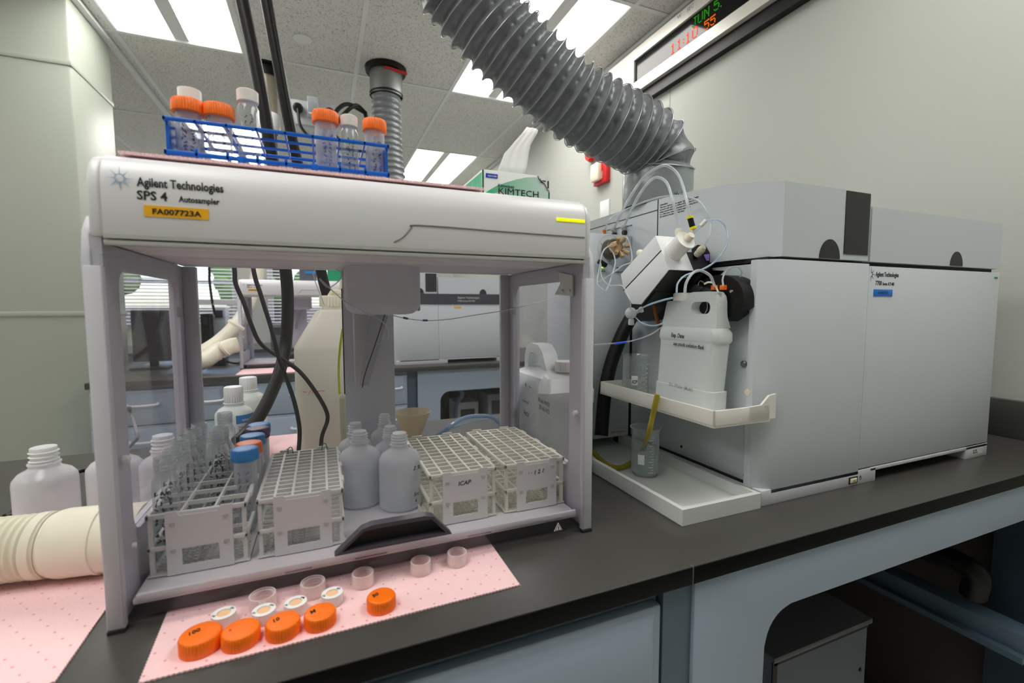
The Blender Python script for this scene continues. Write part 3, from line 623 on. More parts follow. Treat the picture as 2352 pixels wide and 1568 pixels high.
MB().box(wt.x-.0006, wt.x+.0006, .5840, .5844, wt.z-.0004, wt.z+.0030).box(wt.x-.0006, wt.x+.0006, .5840, .5844, wt.z-.0020, wt.z-.0010).out('exclamation', M_INK, wm)
# lettering on the fascia
yF = .5918; RX = (1, 0, 0); UZ = (0, 0, 1)
p = AY(315, 424, yF); q = AY(514, 437, yF); text('Agilent Technologies', (p.x, yF, p.z-.001), RX, UZ, .0125, M_INK, sa, width=q.x-p.x, bold=.0003)
p = AY(314, 452, yF); q = AY(384, 456, yF); text('SPS 4', (p.x, yF, p.z-.002), RX, UZ, .0125, M_INK, sa, width=q.x-p.x, bold=.0003)
p = AY(411, 461, yF); q = AY(505, 466, yF); text('Autosampler', (p.x, yF, p.z-.001), RX, UZ, .0085, M_INK, sa, width=q.x-p.x, bold=.0002)
p = AY(275, 409, yF); starburst((p.x, yF, p.z), RX, UZ, .012, mat('light blue print', (120, 160, 190), .5), sa)
a, b_ = AY(331, 484, yF), AY(479, 492, yF); zc = (a.z+b_.z)/2
lb = MB().box(a.x, b_.x, yF-.0006, yF+.001, zc-.0056, zc+.0056).out('asset_label', mat('amber label', (244, 180, 10), .5), sa)
text('FA007723A', ((a.x+b_.x)/2, yF-.0008, zc-.0030), RX, UZ, .0078, M_INK, lb, align='CENTER', width=.043, bold=.0002)
a, b_ = AY(1278, 503, yF), AY(1343, 509, yF)
MB().box(a.x, b_.x, yF-.0008, yF+.001, (a.z+b_.z)/2-.0023, (a.z+b_.z)/2+.0023, bev=.0005).out('status_light', mat('glowing yellow strip', (250, 250, 10), .4, emit=.5), sa)
# back column, head and probe arm
M_HEAD = mat('head housing', (208, 209, 217), .45)
xl, xr = AY(787, 700, .886).x, AY(903, 700, .886).x
MB().box(xl, xr, .884, .895, AY(840, 995, .886).z-.02, .413, bev=.001).out('back_column', M_HEAD, sa)
MB().box(xl-.0015, xl, .884, .8945, AY(787, 905, .886).z, .38).out('edge_seal', M_BLACK, sa)
hx0, hx1 = .036, .157; hzb = AY(880, 722, .79).z
hb = MB()
def plan(k, z, o=0):
    P = []; xm, ym = (hx0+hx1)/2, .815; a, b = (hx1-hx0)/2-o, .062-o
    for i in range(32):
        t = 2*math.pi*i/32; c, s = math.cos(t), math.sin(t); P.append((xm+a*math.copysign(abs(c)**.45, c), ym+b*math.copysign(abs(s)**.6, s), z))
    return P
hb.loft([plan(0, .413), plan(0, .36), plan(0, hzb+.018), plan(0, hzb+.008, .004), plan(0, hzb+.002, .012), plan(0, hzb, .022)], True, True)
hd = hb.out('drive_head', M_HEAD, sa, angle=50)
for zz in (.40, .345): MB().lathe((hx1-.003, .80, zz), [(.0, .004), (.004, .004), (.0055, .0), ], ax=(1, -.3, 0), seg=12).out('cover_screw', mat('grey screw cap', (160, 161, 168), .5), hd)
MB().box(AY(830, 800, .83).x-.012, AY(830, 800, .83).x+.016, .835, .85, AY(835, 885, .84).z, hzb+.02, bev=.006).out('arm_rail', mat('pale arm', (200, 200, 206), .4), sa)
at0, at1 = AY(868, 725, .80), AY(838, 885, .80)
MB().loft([[(at0.x-.012, .795, at0.z), (at0.x+.016, .795, at0.z), (at0.x+.016, .812, at0.z), (at0.x-.012, .812, at0.z)], [(at1.x-.008, .80, at1.z), (at1.x+.006, .80, at1.z), (at1.x+.006, .812, at1.z), (at1.x-.008, .812, at1.z)]], True, True).out('probe_arm', clear('milky arm', dens=.45, edge=.8, body=(190, 190, 196)), sa)
MB().tube([AY(884, 722, .795), AY(862, 790, .795), AY(838, 860, .795), AY(832, 890, .795)], .0009, 6).out('probe_wire', M_DARK, sa)
# small bracket at the top of the right side frame
bp = [AX(1280, 625, .357), AX(1312, 632, .357), AX(1312, 680, .357), AX(1272, 676, .357), AX(1285, 650, .357)]
MB().prism([(.3585, v.y, v.z) for v in bp], (.003, 0, 0)).out('hinge_bracket', mat('pale metal bracket', (206, 204, 200), .35, metal=.3), sa)
for px, py in ((1291, 668), (1307, 668)): v = AX(px, py, .357); MB().lathe((.3585, v.y, v.z), [(.0, .002), (.0022, .0015), (.0028, 0)], ax=(-1, 0, 0), seg=10).out('screw', M_CHROME, sa)
# second autosampler far behind: same unit
s2 = copy_tree(sa); q = AZ(552, 848, 0); s2.location = (q.x, q.y, 0)
s2['label'] = 'second white sampler standing on the back bench, seen through the first one'
# sample line with blue ties, yellow line
def cable(nm, label, pts, r, m, cat='tube', seg=8, n=8, group=None): return tag(MB().tube(pts, r, seg, n).out(nm, m), label, cat, group)
ln = thing('sample_line', 'thin white sample tubing with two blue ties sagging inside the sampler', 'tube', (.15, .79, .33))
P = [AY(722, 625, .82), AY(735, 616, .80), AY(760, 620, .80), AY(775, 640, .78)]
L1 = [AY(1300, 672, .80), AY(1260, 688, .80), AY(1168, 711, .80), AY(1100, 722, .80), AY(1030, 733, .80), AY(977, 736, .80), AY(932, 731, .80), AY(905, 725, .80), AY(884, 722, .80)]
MB().tube(L1, .0009, 6).out('line', M_PTFE, ln)
for px, py, qx, qy in ((926, 729, 937, 732), (971, 735.5, 982, 735.5)): MB().tube([AY(px, py, .80), AY(qx, qy, .80)], .0018, 8, sub=False).out('tie', mat('blue tie', (30, 90, 130), .4), ln)
cable('coiled_line', 'thin clear tubing loop running from the white carboy to the sampler head', [AY(745, 700, .95), AY(722, 640, .93), AY(722, 622, .92), AY(745, 614, .92), AY(780, 622, .86), AY(782, 640, .80), AY(755, 660, .76), AY(735, 640, .76), AY(790, 690, .745), AY(850, 722, .745), AY(880, 740, .75), AY(893, 760, .76), AY(888, 782, .77), AY(868, 790, .78)], .0010, M_TUBE)
cable('yellow_line', 'thin yellow tube beside the sampler back column', [AY(787, 755, .93), AY(781, 800, .93), AY(778, 850, .93), AY(780, 905, .93)], .0022, mat('yellow tube', (222, 226, 40), .4))
# ---- racks
def rack(x0, nx, ny, label, m, y0=.6385, w=.104, l=.205, word=None, z0=.0306, h=.075, first='tube_rack'):
    t = thing(first, label, 'rack', (x0+w/2, y0+l/2, z0), 'tube racks in the sampler'); x1, y1 = x0+w, y0+l; zt = z0+h
    def grid(zz, th, nm, tabs=True):
        b = MB(); k = .003 if nx > 4 else .0026
        b.box(x0, x1, y0, y0+.0045, zz-th, zz, bev=.0012).box(x0, x1, y1-.0045, y1, zz-th, zz, bev=.0012).box(x0, x0+.0045, y0, y1, zz-th, zz, bev=.0012).box(x1-.0045, x1, y0, y1, zz-th, zz, bev=.0012)
        for i in range(1, nx): xx = x0+w*i/nx; b.box(xx-k/2, xx+k/2, y0+.003, y1-.003, zz-th+.0005, zz-.0003)
        for j in range(1, ny): yy = y0+l*j/ny; b.box(x0+.003, x1-.003, yy-k/2, yy+k/2, zz-th+.0005, zz-.0006)
        if tabs:
            for i in (0, 1): b.box(x0+w*(.12+.55*i), x0+w*(.30+.55*i), y1-.003, y1+.001, zz-.004, zz+.003, bev=.001)
            for j in range(3): b.box(x1-.002, x1+.0016, y0+l*(.15+.3*j), y0+l*(.25+.3*j), zz-.005, zz+.001, bev=.0008)
        b.out(nm, m, t)
    grid(zt, .006, 'top_grid'); grid(z0+.036, .0055, 'middle_grid', False)
    b = MB(); b.box(x0, x1, y0, y1, z0, z0+.0016, bev=.0005)
    n_, m_ = 14, 26
    for i in range(1, n_): b.box(x0+w*i/n_-.0011, x0+w*i/n_+.0011, y0+.004, y1-.004, z0+.0016, z0+.0034)
    for j in range(1, m_): b.box(x0+.004, x1-.004, y0+l*j/m_-.0011, y0+l*j/m_+.0011, z0+.0016, z0+.0034)
    b.out('base_plate', m, t)
    for xx in (x0+.002, x1-.0065):
        for yy in (y0+.002, y1-.0065): B(xx, xx+.0045, yy, yy+.0045, z0+.001, zt-.001).out('corner_post', m, t)
    pa, pb_ = x0+w*.19, x0+w*.845
    for nm, yy in (('front_panel', y0-.0022), ('back_panel', y1+.0002)):
        o = [(pa, yy, z0), (pb_, yy, z0), (pb_, yy, zt+.002), (pb_-.012, yy, zt+.002), (pb_-.014, yy, zt-.004), (pa+.014, yy, zt-.004), (pa+.012, yy, zt+.002), (pa, yy, zt+.002)]
        A, Bq, C, D = pa+.015, pb_-.015, z0+.010, z0+.031
        i_ = [(A, yy, C), (Bq, yy, C), (Bq, yy, D-.001), (Bq-.001, yy, D), (Bq-.002, yy, D), (A+.002, yy, D), (A+.001, yy, D), (A, yy, D-.001)]
        fp = MB().ring(o, i_, (0, .0020, 0)).out(nm, mat('rack end panel', (226, 226, 226), .45), t)
        if nm == 'front_panel':
            cl = MB()
            for u, v in ((.10, .90), (.90, .92), (.10, .48), (.90, .50)):
                xx, zz = pa+(pb_-pa)*u, z0+h*v-.006
                cl.box(xx-.003, xx+.003, yy-.0006, yy+.0002, zz-.0022, zz+.0022).box(xx-.001, xx+.001, yy-.0009, yy-.0005, zz-.003, zz+.001)
            cl.out('clip', mat('rack clip', (196, 196, 194), .5), fp)
            if word: text(word, ((pa+pb_)/2-.002, yy-.0003, z0+h*.74), (1, 0, .03), UZ, .009, M_INK, fp, name='handwriting', align='CENTER', shear=.2, bold=.0001)
    return t
RX1, RX2, RX3, RX4 = -.1965, -.0835, .1345, .2510
rack(RX1, 3, 6, 'light grey rack holding glass vials and capped tubes, leftmost in the sampler', M_RACK)
r2 = rack(RX2, 5, 13, 'empty light grey rack with green ties, second from the left in the sampler', M_RACK)
rack(RX3, 5, 12, 'empty ivory grey rack with dark handwriting ICAP on its end panel', M_RACK2, word='ICAP')
rack(RX4, 5, 12, 'empty ivory grey rack, rightmost in the sampler against the right side', M_RACK2, word='· · 1 2 1')
M_GRN = mat('green twist tie', (10, 130, 70), .5)
for px, py in ((667, 1032), (745, 1023)):
    c = AZ(px, py, .110); MB().tube([c+Vector((-.004, 0, -.008)), c+Vector((-.003, 0, .001)), c+Vector((0, 0, .004)), c+Vector((.003, 0, .001)), c+Vector((.004, 0, -.008))], .0007, 5).tube([c+Vector((-.001, -.001, .003)), c+Vector((-.006, -.002, .001))], .0006, 5, sub=False).out('twist_tie', M_GRN, r2)
# ---- vials and capped tubes in the first rack
def vial_mesh():
    r = .0133; Hh = .127
    b = MB(); b.lathe((0, 0, 0), [(.0005, .001), (r-.003, 0), (r, .003), (r, Hh-.028), (r-.0015, Hh-.024), (.0095, Hh-.018), (.0092, Hh-.016), (.0104, Hh-.0145), (.0094, Hh-.012), (.0106, Hh-.0100), (.0095, Hh-.0075), (.0106, Hh-.0055), (.0097, Hh-.003), (.0100, Hh), (.0088, Hh), (.0085, Hh-.017), (r-.0025, Hh-.030)], seg=28)
    return b
def scribble(b, r, z0, z1, n, a0, rad=.0006):
    "marker-pen squiggles wrapped on a cylinder, written along its height"
    for k in range(n):
        z = z0+(z1-z0)*k/n; a = a0+random.uniform(-.1, .1); P = []
        for j in range(random.randint(3, 5)): P.append((math.cos(a+random.uniform(-.16, .16))*(r+.0003), math.sin(a+random.uniform(-.16, .16))*(r+.0003), z+random.uniform(0, (z1-z0)/n*.9)))
        b.tube(P, rad, 5, 4)
v0 = thing('glass_vial', 'open clear glass vial with handwriting, nearest the front in the left rack', 'vial', (0, 0, 0), 'open glass vials in the left rack')
vial_mesh().out('body', M_GLASS, v0, local=True)
MB().lathe((0, 0, 0), [(.0096, .110), (.0108, .1125), (.0098, .115), (.0110, .117), (.0098, .1195), (.0110, .1215), (.0099, .124), (.0103, .1272)], seg=28).out('threaded_neck', clear('thick glass rim', dens=.25, edge=.8, body=(226, 232, 232)), v0, local=True); b = MB()
for a in (-2.0, -1.5, -1.0): scribble(b, .0133, .02, .09, 11, a, .0007)
b.out('handwriting', M_INK, v0, local=True)
cw, cl_ = .104/3, .205/6
def slot(i, j, x0=RX1, y0=.6385): return (x0+cw*(i+.5), y0+cl_*(j+.5))
VP = [(0, 0, 'nearest the front in the left column of the left rack'), (0, 1, 'second from the front in the left column of the left rack'), (0, 2, 'third from the front in the left column of the left rack'),
      (0, 3, 'fourth from the front in the left column of the left rack'), (0, 4, 'fifth from the front in the left column of the left rack'), (0, 5, 'rearmost in the left column of the left rack'),
      (1, 3, 'frontmost in the middle column of the left rack'), (1, 4, 'second in the middle column of the left rack'), (1, 5, 'rearmost in the middle column of the left rack')]
for n_, (i, j, w_) in enumerate(VP):
    v = v0 if n_ == 0 else copy_tree(v0); x, y = slot(i, j); v.location = (x, y, .042 if (i, j) != (1, 5) else .056); v.rotation_euler.z = random.uniform(-.2, .2)
    if (i, j) != (1, 5) and n_: v.scale.z = 1.0
    v['label'] = 'open clear glass vial, '+w_
def cap_lathe(b, c, r, h, ribs=36, ax=(0, 0, 1), top=True):
    c = Vector(c); z = Vector(ax).normalized(); x = z.orthogonal().normalized(); y = z.cross(x); rows = []; S = ribs*4
    for rr, hh, kn in ((r-.0012, 0, 0), (r, .0008, 1), (r, h-.0025, 1), (r-.0012, h-.0006, 0), (r-.0028, h, 0), (r*.5, h-.0002, 0), (.0003, h-.0002, 0)):
        rows.append([c+z*hh+(x*math.cos(2*math.pi*k/S)+y*math.sin(2*math.pi*k/S))*(rr-(.0006 if (kn and k % 4 < 2) else 0)) for k in range(S)])
    b.loft(rows, True, True); return b
def tube_mesh(b, r, h): return b.lathe((0, 0, 0), [(.0005, 0), (.004, .001), (r-.001, .016), (r, .018), (r+.0006, h-.012), (r+.0006, h), (r-.0008, h), (r-.001, .018)], seg=26)
t0 = thing('capped_tube', 'x', 'tube', (0, 0, 0), 'capped centrifuge tubes in the left rack')
tube_mesh(MB(), .0138, .112).out('body', M_TUBEPP, t0, local=True)
b = MB()
for a in (-1.9, -1.3): scribble(b, .0145, .03, .09, 7, a, .0003)
b.out('handwriting', mat('blue black ink', (30, 36, 60), .6), t0, local=True)
cap_lathe(MB(), (0, 0, .102), .0172, .0165).out('cap', M_BLUEC, t0, local=True)
CT = [((-.1035, .7160), .0, M_BLUEC, 'blue capped tube standing frontmost in the left rack'), ((-.1030, .7520), -.002, M_ORANGE, 'orange capped tube in the left rack, between two blue capped ones'), ((-.1030, .7880), .0, M_BLUEC, 'blue capped tube in the left rack just behind the orange cap'),
      ((-.1000, .8235), .002, M_PURPLE, 'purple capped tube in the left rack'), ((-.1020, .8590), .0, M_BLUEC, 'blue capped tube at the rear of the left rack, behind the purple cap')]
for n_, ((x, y), dz, m_, l_) in enumerate(CT):
    v = t0 if n_ == 0 else copy_tree(t0); v.location = (x, y, .0350+dz); v['label'] = l_
    c_ = [q for q in v.children if q.name.startswith('cap')][0]
    if n_: c_.data = c_.data.copy(); c_.data.materials[0] = m_
# ---- white tray with wash bottles in the middle
tag(MB().ring([(.018, .655, .0292), (.132, .655, .0292), (.132, .872, .0292), (.018, .872, .0292)], [(.0205, .6575, .0292), (.1295, .6575, .0292), (.1295, .8695, .0292), (.0205, .8695, .0292)], (0, 0, .010)).box(.0195, .1305, .6565, .8705, .0292, .0325).out('bottle_tray', M_WHITE), 'white shallow tray under the five wash bottles in the sampler', 'tray')
def bottle(loc, r, h, label, m=M_HDPE2, liq=None, group=None, word=None, neck=.33, nh=.018, capm=None, nm='plastic_bottle', sx=1.0, rot=0):
    t = thing(nm, label, 'bottle', loc, group); k = r/.032
    sh = h-nh-.012
    MB().lathe((0, 0, 0), [(.0006, .002), (r*.9, 0), (r, .004), (r, sh-.014*k), (r*.97, sh-.008*k), (r*.80, sh-.001*k), (r*.52, sh+.004*k), (r*neck+.0035, sh+.006*k), (r*neck+.002, sh+.010), (r*neck+.0045, sh+.0105), (r*neck+.0045, sh+.0125), (r*neck+.001, sh+.013)], seg=36, sx=sx).out('body', m, t, local=True)
    if capm: cap_lathe(MB(), (0, 0, h-nh), r*neck+.0028, nh, 24).out('cap', capm, t, local=True)
    else:
        q = r*neck; pf = [(q+.001, h-nh-.001)]
        for i in range(3): z = h-nh+.003+i*(nh-.005)/3; pf += [(q+.0006, z), (q+.0026, z+.0014), (q+.0006, z+.0028)]
        pf += [(q+.0006, h-.001), (q, h), (q-.002, h), (.0001, h-.0008)]
        MB().lathe((0, 0, 0), pf, seg=32).out('threaded_neck', clear('frosted neck plastic', tint=(246, 249, 250), dens=.88, edge=.97, rough=.3, body=(242, 245, 246)), t, local=True)
    if liq:
        MB().lathe((0, 0, 0), [(.0006, .003), (r*.93, .003), (r*.965, .006), (r*.965, liq), (.0006, liq)], seg=30, sx=sx).out('liquid', clear('cloudy water', tint=(244, 249, 251), dens=.35, edge=.5, body=(232, 242, 245), gloss=.2), t, local=True)
    t.rotation_euler.z = rot
    return t
g5 = 'wash bottles in the middle of the sampler'
bA = bottle((.1075, .7260, .0326), .0325, .1170, 'front right small bottle of the five in the sampler, with handwriting', liq=.070, group=g5)
def hw(body, o, rt, up, s, t, m=M_INK, w=None): return text(body, o, rt, up, s, m, t, name='handwriting', shear=.3, width=w)
a_ = math.radians(-62); rt_ = Vector((-math.sin(a_), math.cos(a_), 0)); o_ = Vector((.1075+.0330*math.cos(a_), .7260+.0330*math.sin(a_), 0))
hw('2 %', o_+Vector((0, 0, .096)), rt_, UZ, .009, bA); hw('Src', o_+Vector((0, 0, .055)), rt_, UZ, .008, bA); hw('6', o_+Vector((.002, 0, .046)), rt_, UZ, .007, bA)
bottle((.0500, .7620, .0326), .0325, .1170, 'front left small bottle of the five in the sampler', liq=.066, group=g5)
bottle((.1015, .7935, .0326), .0270, .1120, 'small bottle standing behind the front right one in the sampler', liq=.060, group=g5)
bottle((.0480, .8280, .0326), .0290, .1150, 'small bottle standing behind the front left one in the sampler', liq=.060, group=g5)
bottle((.0990, .8450, .0326), .0240, .1220, 'rearmost small bottle of the five in the sampler', group=g5)
# ================================================================ left flank of the spectrometer
SXP = .700      # flank plane
# drip shelf hung on the flank (part of the instrument)
sh0 = AY(1640, 984, .545); xs0 = sh0.x; zs0 = sh0.z; ys1 = AX(1390, 903, xs0).y+.02
M_POLY = mat('white polyethylene tray', (226, 224, 218), .4, sss=.3, noise=.02, nscale=8)
MB().box(xs0, SXP-.001, .545, ys1, zs0, zs0+.004).box(xs0, xs0+.004, .545, ys1, zs0, zs0+.028, bev=.001).box(xs0, SXP-.002, .545, .549, zs0, zs0+.028, bev=.001).box(xs0, SXP-.001, ys1-.004, ys1, zs0, zs0+.028, bev=.001).prism([(SXP-.05, .545, zs0+.004), (SXP+.012, .545, zs0+.004), (SXP+.012, .545, zs0+.046), (SXP-.004, .545, zs0+.044), (SXP-.022, .545, zs0+.029), (SXP-.05, .545, zs0+.0278)], (0, .004, 0)).out('drip_shelf', M_POLY, ms)
kq = AX(1721, 898, SXP-.006); MB().lathe((SXP-.001, kq.y, kq.z), [(.0, .012), (.0055, .011), (.0065, .006), (.004, 0)], ax=(-1, 0, -.2), seg=16).out('shelf_knob', M_NAT, ms)
# catch tray on the bench
tx0, ty0 = .5165, .548
tag(MB().ring([(tx0, ty0, 0.0005), (.6885, ty0, 0.0005), (.6885, 1.02, 0.0005), (tx0, 1.02, 0.0005)], [(tx0+.009, ty0+.009, 0.0005), (.681, ty0+.009, 0.0005), (.681, 1.011, 0.0005), (tx0+.009, 1.011, 0.0005)], (0, 0, .0265)).box(tx0+.005, .685, ty0+.005, 1.015, .0005, .006).out('catch_tray', mat('grey white polyethylene', (214, 218, 216), .4, sss=.3)), 'low white plastic tray on the bench beside the large instrument', 'tray')
# peristaltic pump
pt = MB(); pc = (SXP, .632, .355)
def arcpts(r, a0, a1, x, n=14): return [(x, pc[1]-.0+math.cos(math.radians(a0+(a1-a0)*k/n))*r*-1, pc[2]+math.sin(math.radians(a0+(a1-a0)*k/n))*r) for k in range(n+1)]
A = AX(1742, 650, SXP); Bq = AX(1742, 706, SXP); Cq = AX(1697, 737, SXP); Dq = AX(1665, 638, SXP)
sh = [(SXP, A.y+.000, A.z-.012), (SXP, A.y-.004, (A.z+Bq.z)/2), (SXP, Bq.y, Bq.z+.004), (SXP, Cq.y, Cq.z-.004), (SXP, .70, .33), (SXP, .705, .385), (SXP, Dq.y, Dq.z+.003), (SXP, .615, .4035), (SXP, .592, .397)]
per = MB().prism([(SXP-.035, v.y, v.z) for v in catmull([(0, .5765, .346), (0, .578, .368), (0, .588, .387), (0, .607, .3985), (0, .632, .4035), (0, .655, .4005), (0, .690, .388), (0, .705, .360), (0, .690, .330), (0, .617, .320)], 4)], (.037, 0, 0), bev=.002).out('peristaltic_pump', M_BLACK, ms)
rc_ = (SXP-.0385, .668, .347)
MB().lathe(rc_, [(.0, 0), (.030, 0), (.036, .003), (.036, .010)], ax=(1, 0, 0), seg=32, cap=True).out('pump_rotor', M_DARK, per)
rg = MB()
for q in (.026, .019): rg.lathe((rc_[0]-.001, rc_[1], rc_[2]), [(q, 0), (q, -.002), (q-.002, -.002), (q-.002, 0)], ax=(1, 0, 0), seg=32)
rg.out('rotor_ring', M_CHROME, per)
cp_ = MB()
cp_.prism([(SXP-.042, .745, .375), (SXP-.042, .722, .397), (SXP-.042, .700, .399), (SXP-.042, .670, .384), (SXP-.042, .670, .376), (SXP-.042, .745, .366)], (.028, 0, 0), bev=.002).out('pressure_arm', M_DARK, per)
for px, py in ((1609, 661), (1591, 677), (1680, 669)): v = AX(px, py, SXP-.043); MB().lathe((SXP-.0418, v.y, v.z), [(.0, .003), (.0025, .003), (.003, 0)], ax=(-1, 0, 0), seg=12).out('screw', M_CHROME, per)
for px, py in ((1641, 660), (1661, 660)):
    v = AX(px, py, SXP-.050); MB().box(v.x-.004, v.x+.004, v.y-.0045, v.y+.0045, v.z-.004, v.z+.004, bev=.0008).box(v.x-.002, v.x+.002, v.y-.006, v.y-.004, v.z-.004, v.z+.004).out('tube_clip', M_ORANGE, per)
cb_ = MB().tube([AX(1618, 652, SXP-.06), AX(1628, 648, SXP-.06), AX(1640, 652, SXP-.06), AX(1650, 671, SXP-.06)], .0016, 6).out('cream_tubing', M_NAT, per)
MB().tube([AX(1617, 649, SXP-.06), AX(1608, 645, SXP-.06), AX(1603, 655, SXP-.06)], .0007, 5).out('retaining_wire', M_CHROME, per)
# plasma window recess in the flank
wr = [AX(1590, 572, SXP-.004), AX(1604, 562, SXP-.004), AX(1620, 566, SXP-.004), AX(1628, 580, SXP-.004), AX(1628, 618, SXP-.004), AX(1592, 622, SXP-.004)]
MB().prism([(SXP-.006, v.y, v.z) for v in wr], (.008, 0, 0)).out('torch_recess', M_BLACK, ms)
v0_, v1_ = AX(1594, 588, SXP-.007), AX(1628, 598, SXP-.007)
B(SXP-.0085, SXP-.006, v1_.y, v0_.y, v1_.z, v0_.z).out('purple_glow', mat('violet glowing strip', (130, 110, 180), .4, emit=.25), ms)
# tilted sample chamber: prism in the (y,z) plane, running down and back
xb0, xb1 = .590, .650
E0 = AX(1505, 541, xb0); E1 = AX(1519, 575, xb0); E2 = AX(1536, 619, xb0); F2 = AX(1472, 699, xb0); F1 = AX(1451, 698, xb0); F0 = AX(1432, 667, xb0); G0 = AX(1425, 630, xb0)
def yz(ps, x): return [(x, p.y, p.z) for p in ps]
ax_ = (E0-G0); ax_ = Vector((0, ax_.y, ax_.z)).normalized()      # box axis, towards the viewer and up
# split line runs from E1 parallel to the top edge down to F0
up_ = [E0, E1, F0, G0]; lo_ = [E1, E2, F2, F1, F0]
ch = MB().prism(yz(up_, xb0), (xb1-xb0, 0, 0), bev=.0015).out('sample_chamber', mat('satin white housing', (226, 229, 231), .4), ms)
MB().prism(yz(lo_, xb0), (xb1-xb0, 0, 0), bev=.0015).out('lower_cover', mat('satin white housing', (226, 229, 231), .4), ch)
MB().tube([(xb0-.0003, E1.y, E1.z), (xb0-.0003, F0.y, F0.z)], .0009, 6, sub=False).out('cover_seam', M_SEAM, ch)
# black mount between housing and flank
mt = [AX(1512, 719, .66), AX(1505, 733, .66), AX(1458, 737, .66), AX(1450, 698, .66), E1, E2+Vector((0, -.002, -.012))]
MB().prism([(xb1, p.y, p.z) for p in (E1, E2, F2, F1)], (SXP-.002-xb1, 0, 0)).out('mount', M_BLACK, ch)
MB().prism([(.655, p.y, p.z) for p in (AX(1512, 719, .655), AX(1505, 733, .655), AX(1458, 738, .655), AX(1452, 698, .655), AX(1560, 655, .655), AX(1624, 620, .655), AX(1590, 655, .655))], (SXP-.002-.655, 0, 0)).out('bracket', M_BLACK, ch)
un_ = (F2-E2).normalized(); dn_ = Vector((0, un_.z, -un_.y)); dn_ = dn_ if dn_.z < 0 else -dn_
MB().prism([(xb0+.002, *(p)[1:]) for p in (E2+dn_*.0003, F2+dn_*.0003, F2+dn_*.0022, E2+dn_*.0022)], (SXP-.003-xb0-.002, 0, 0)).out('underside_plate', M_BLACK, ch)
# torch connector: white cylinder out of the end face
Nn = Vector((0, ax_.z, -ax_.y)) if Vector((0, ax_.z, -ax_.y)).z < 0 else Vector((0, -ax_.z, ax_.y))
base = AX(1548, 574, .615)
bC = Vector((.616, (E0.y+E2.y)/2, (E0.z+E2.z)/2))
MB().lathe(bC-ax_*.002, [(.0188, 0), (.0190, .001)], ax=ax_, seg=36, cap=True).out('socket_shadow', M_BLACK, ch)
cyl = MB().lathe(bC-ax_*.001, [(.0176, 0), (.0176, .036), (.0186, .038), (.0186, .040), (.0001, .040)], ax=ax_, seg=36).out('end_cap', M_PTFE, ch)
tip = bC+ax_*.040
t2_ = tip+Vector((.004, 0, .002))
MB().lathe(t2_, [(.0072, -.004), (.0078, .004), (.006, .010), (.0001, .010)], ax=ax_, seg=16).out('nebulizer_nut', M_NAT, cyl)
k1 = bC+ax_*.012+Vector((0, ax_.z, -ax_.y)).normalized()*(-.018)
k1 = DD(1560, 532, dep(bC+ax_*.02)); MB().lathe(k1+Vector((0, 0, -.010)), [(.006, 0), (.0068, .006), (.0068, .013), (.005, .016), (.0001, .0165)], ax=(0, .1, 1), seg=16).out('gas_inlet_nut', M_NAT, cyl)
dT = dep(tip)
gl_ = [DD(1590, 538, dT), DD(1600, 527, dT), DD(1612, 516, dT-.005)]
MB().tube(gl_, .0026, 10, sub=False).out('nebulizer_glass', M_GLASS, cyl); MB().tube([DD(1609, 519, dT-.004), DD(1622, 506, dT-.008)], .0036, 12, sub=False).out('white_plug', M_PTFE, cyl)
cn = MB().tube([DD(1585, 500, dT), DD(1588, 512, dT), DD(1591.5, 524, dT)], .0052, 14, sub=False).out('quick_connector', M_BLACK, cyl)
MB().tube([DD(1584, 497, dT), DD(1585, 502, dT)], .0062, 14, sub=False).tube([DD(1590.5, 521, dT), DD(1592, 526, dT)], .0062, 14, sub=False).out('yellow_ring', M_YEL, cn)
MB().tube([DD(1592, 526, dT), DD(1593, 535, dT), DD(1588, 541, dT)], .0018, 8).out('barb', M_NAT, cn)
kn = AX(1470, 581, xb0+.012); MB().sphere(kn, .0075, 8).out('side_knob', M_NAT, ch)
c_ = AX(1607, 575, SXP-.03); MB().lathe(AX(1600, 586, SXP-.03), [(.0065, 0), (.0070, .006), (.0058, .007), (.0072, .010), (.0072, .017), (.005, .022)], ax=(AX(1617, 566, SXP-.03)-AX(1600, 586, SXP-.03)), seg=14, cap=True).out('gas_fitting', M_NAT, ch)
# under side details on the black face
q0 = AX(1539, 631, xb1+.004)
uf = MB(); uc = (E2+F2)/2; un = Vector((0, -.0, 0))
MB().box(0, .020, -.006, .006, -.001, .001, M=Matrix.Translation(Vector((xb1-.022, (E2.y*.8+F2.y*.2), (E2.z*.8+F2.z*.2)-.001)))@Matrix.Rotation(math.atan2(ax_.z, ax_.y), 4, 'X')).out('latch_plate', mat('pale latch', (170, 172, 176), .4), ch)
MB().prism([(xb0+.006, p.y, p.z-.0012) for p in (E2.lerp(F2, .55), E2.lerp(F2, .95))]+[(xb1, p.y, p.z-.0012) for p in (E2.lerp(F2, .95), E2.lerp(F2, .55))], (0, 0, -.004)).out('drain_recess', M_BLACK, ch)
# drain tee hanging at the low end
dT2 = dep(F1)-.02
tee = MB().sphere(DD(1449, 719, dT2), .0118, 10); tee.lathe(DD(1462, 716, dT2), [(.004, -.004), (.004, .008), (.006, .008), (.006, .013), (.0001, .013)], ax=DD(1475, 710, dT2)-DD(1462, 716, dT2), seg=12)
tee.lathe(DD(1450, 732, dT2), [(.005, 0), (.006, .004), (.006, .012), (.003, .013)], ax=(0, 0, -1), seg=12, cap=True)
tee.out('drain_tee', clear('milky fitting', dens=.55, edge=.9, body=(228, 232, 232)), ch)
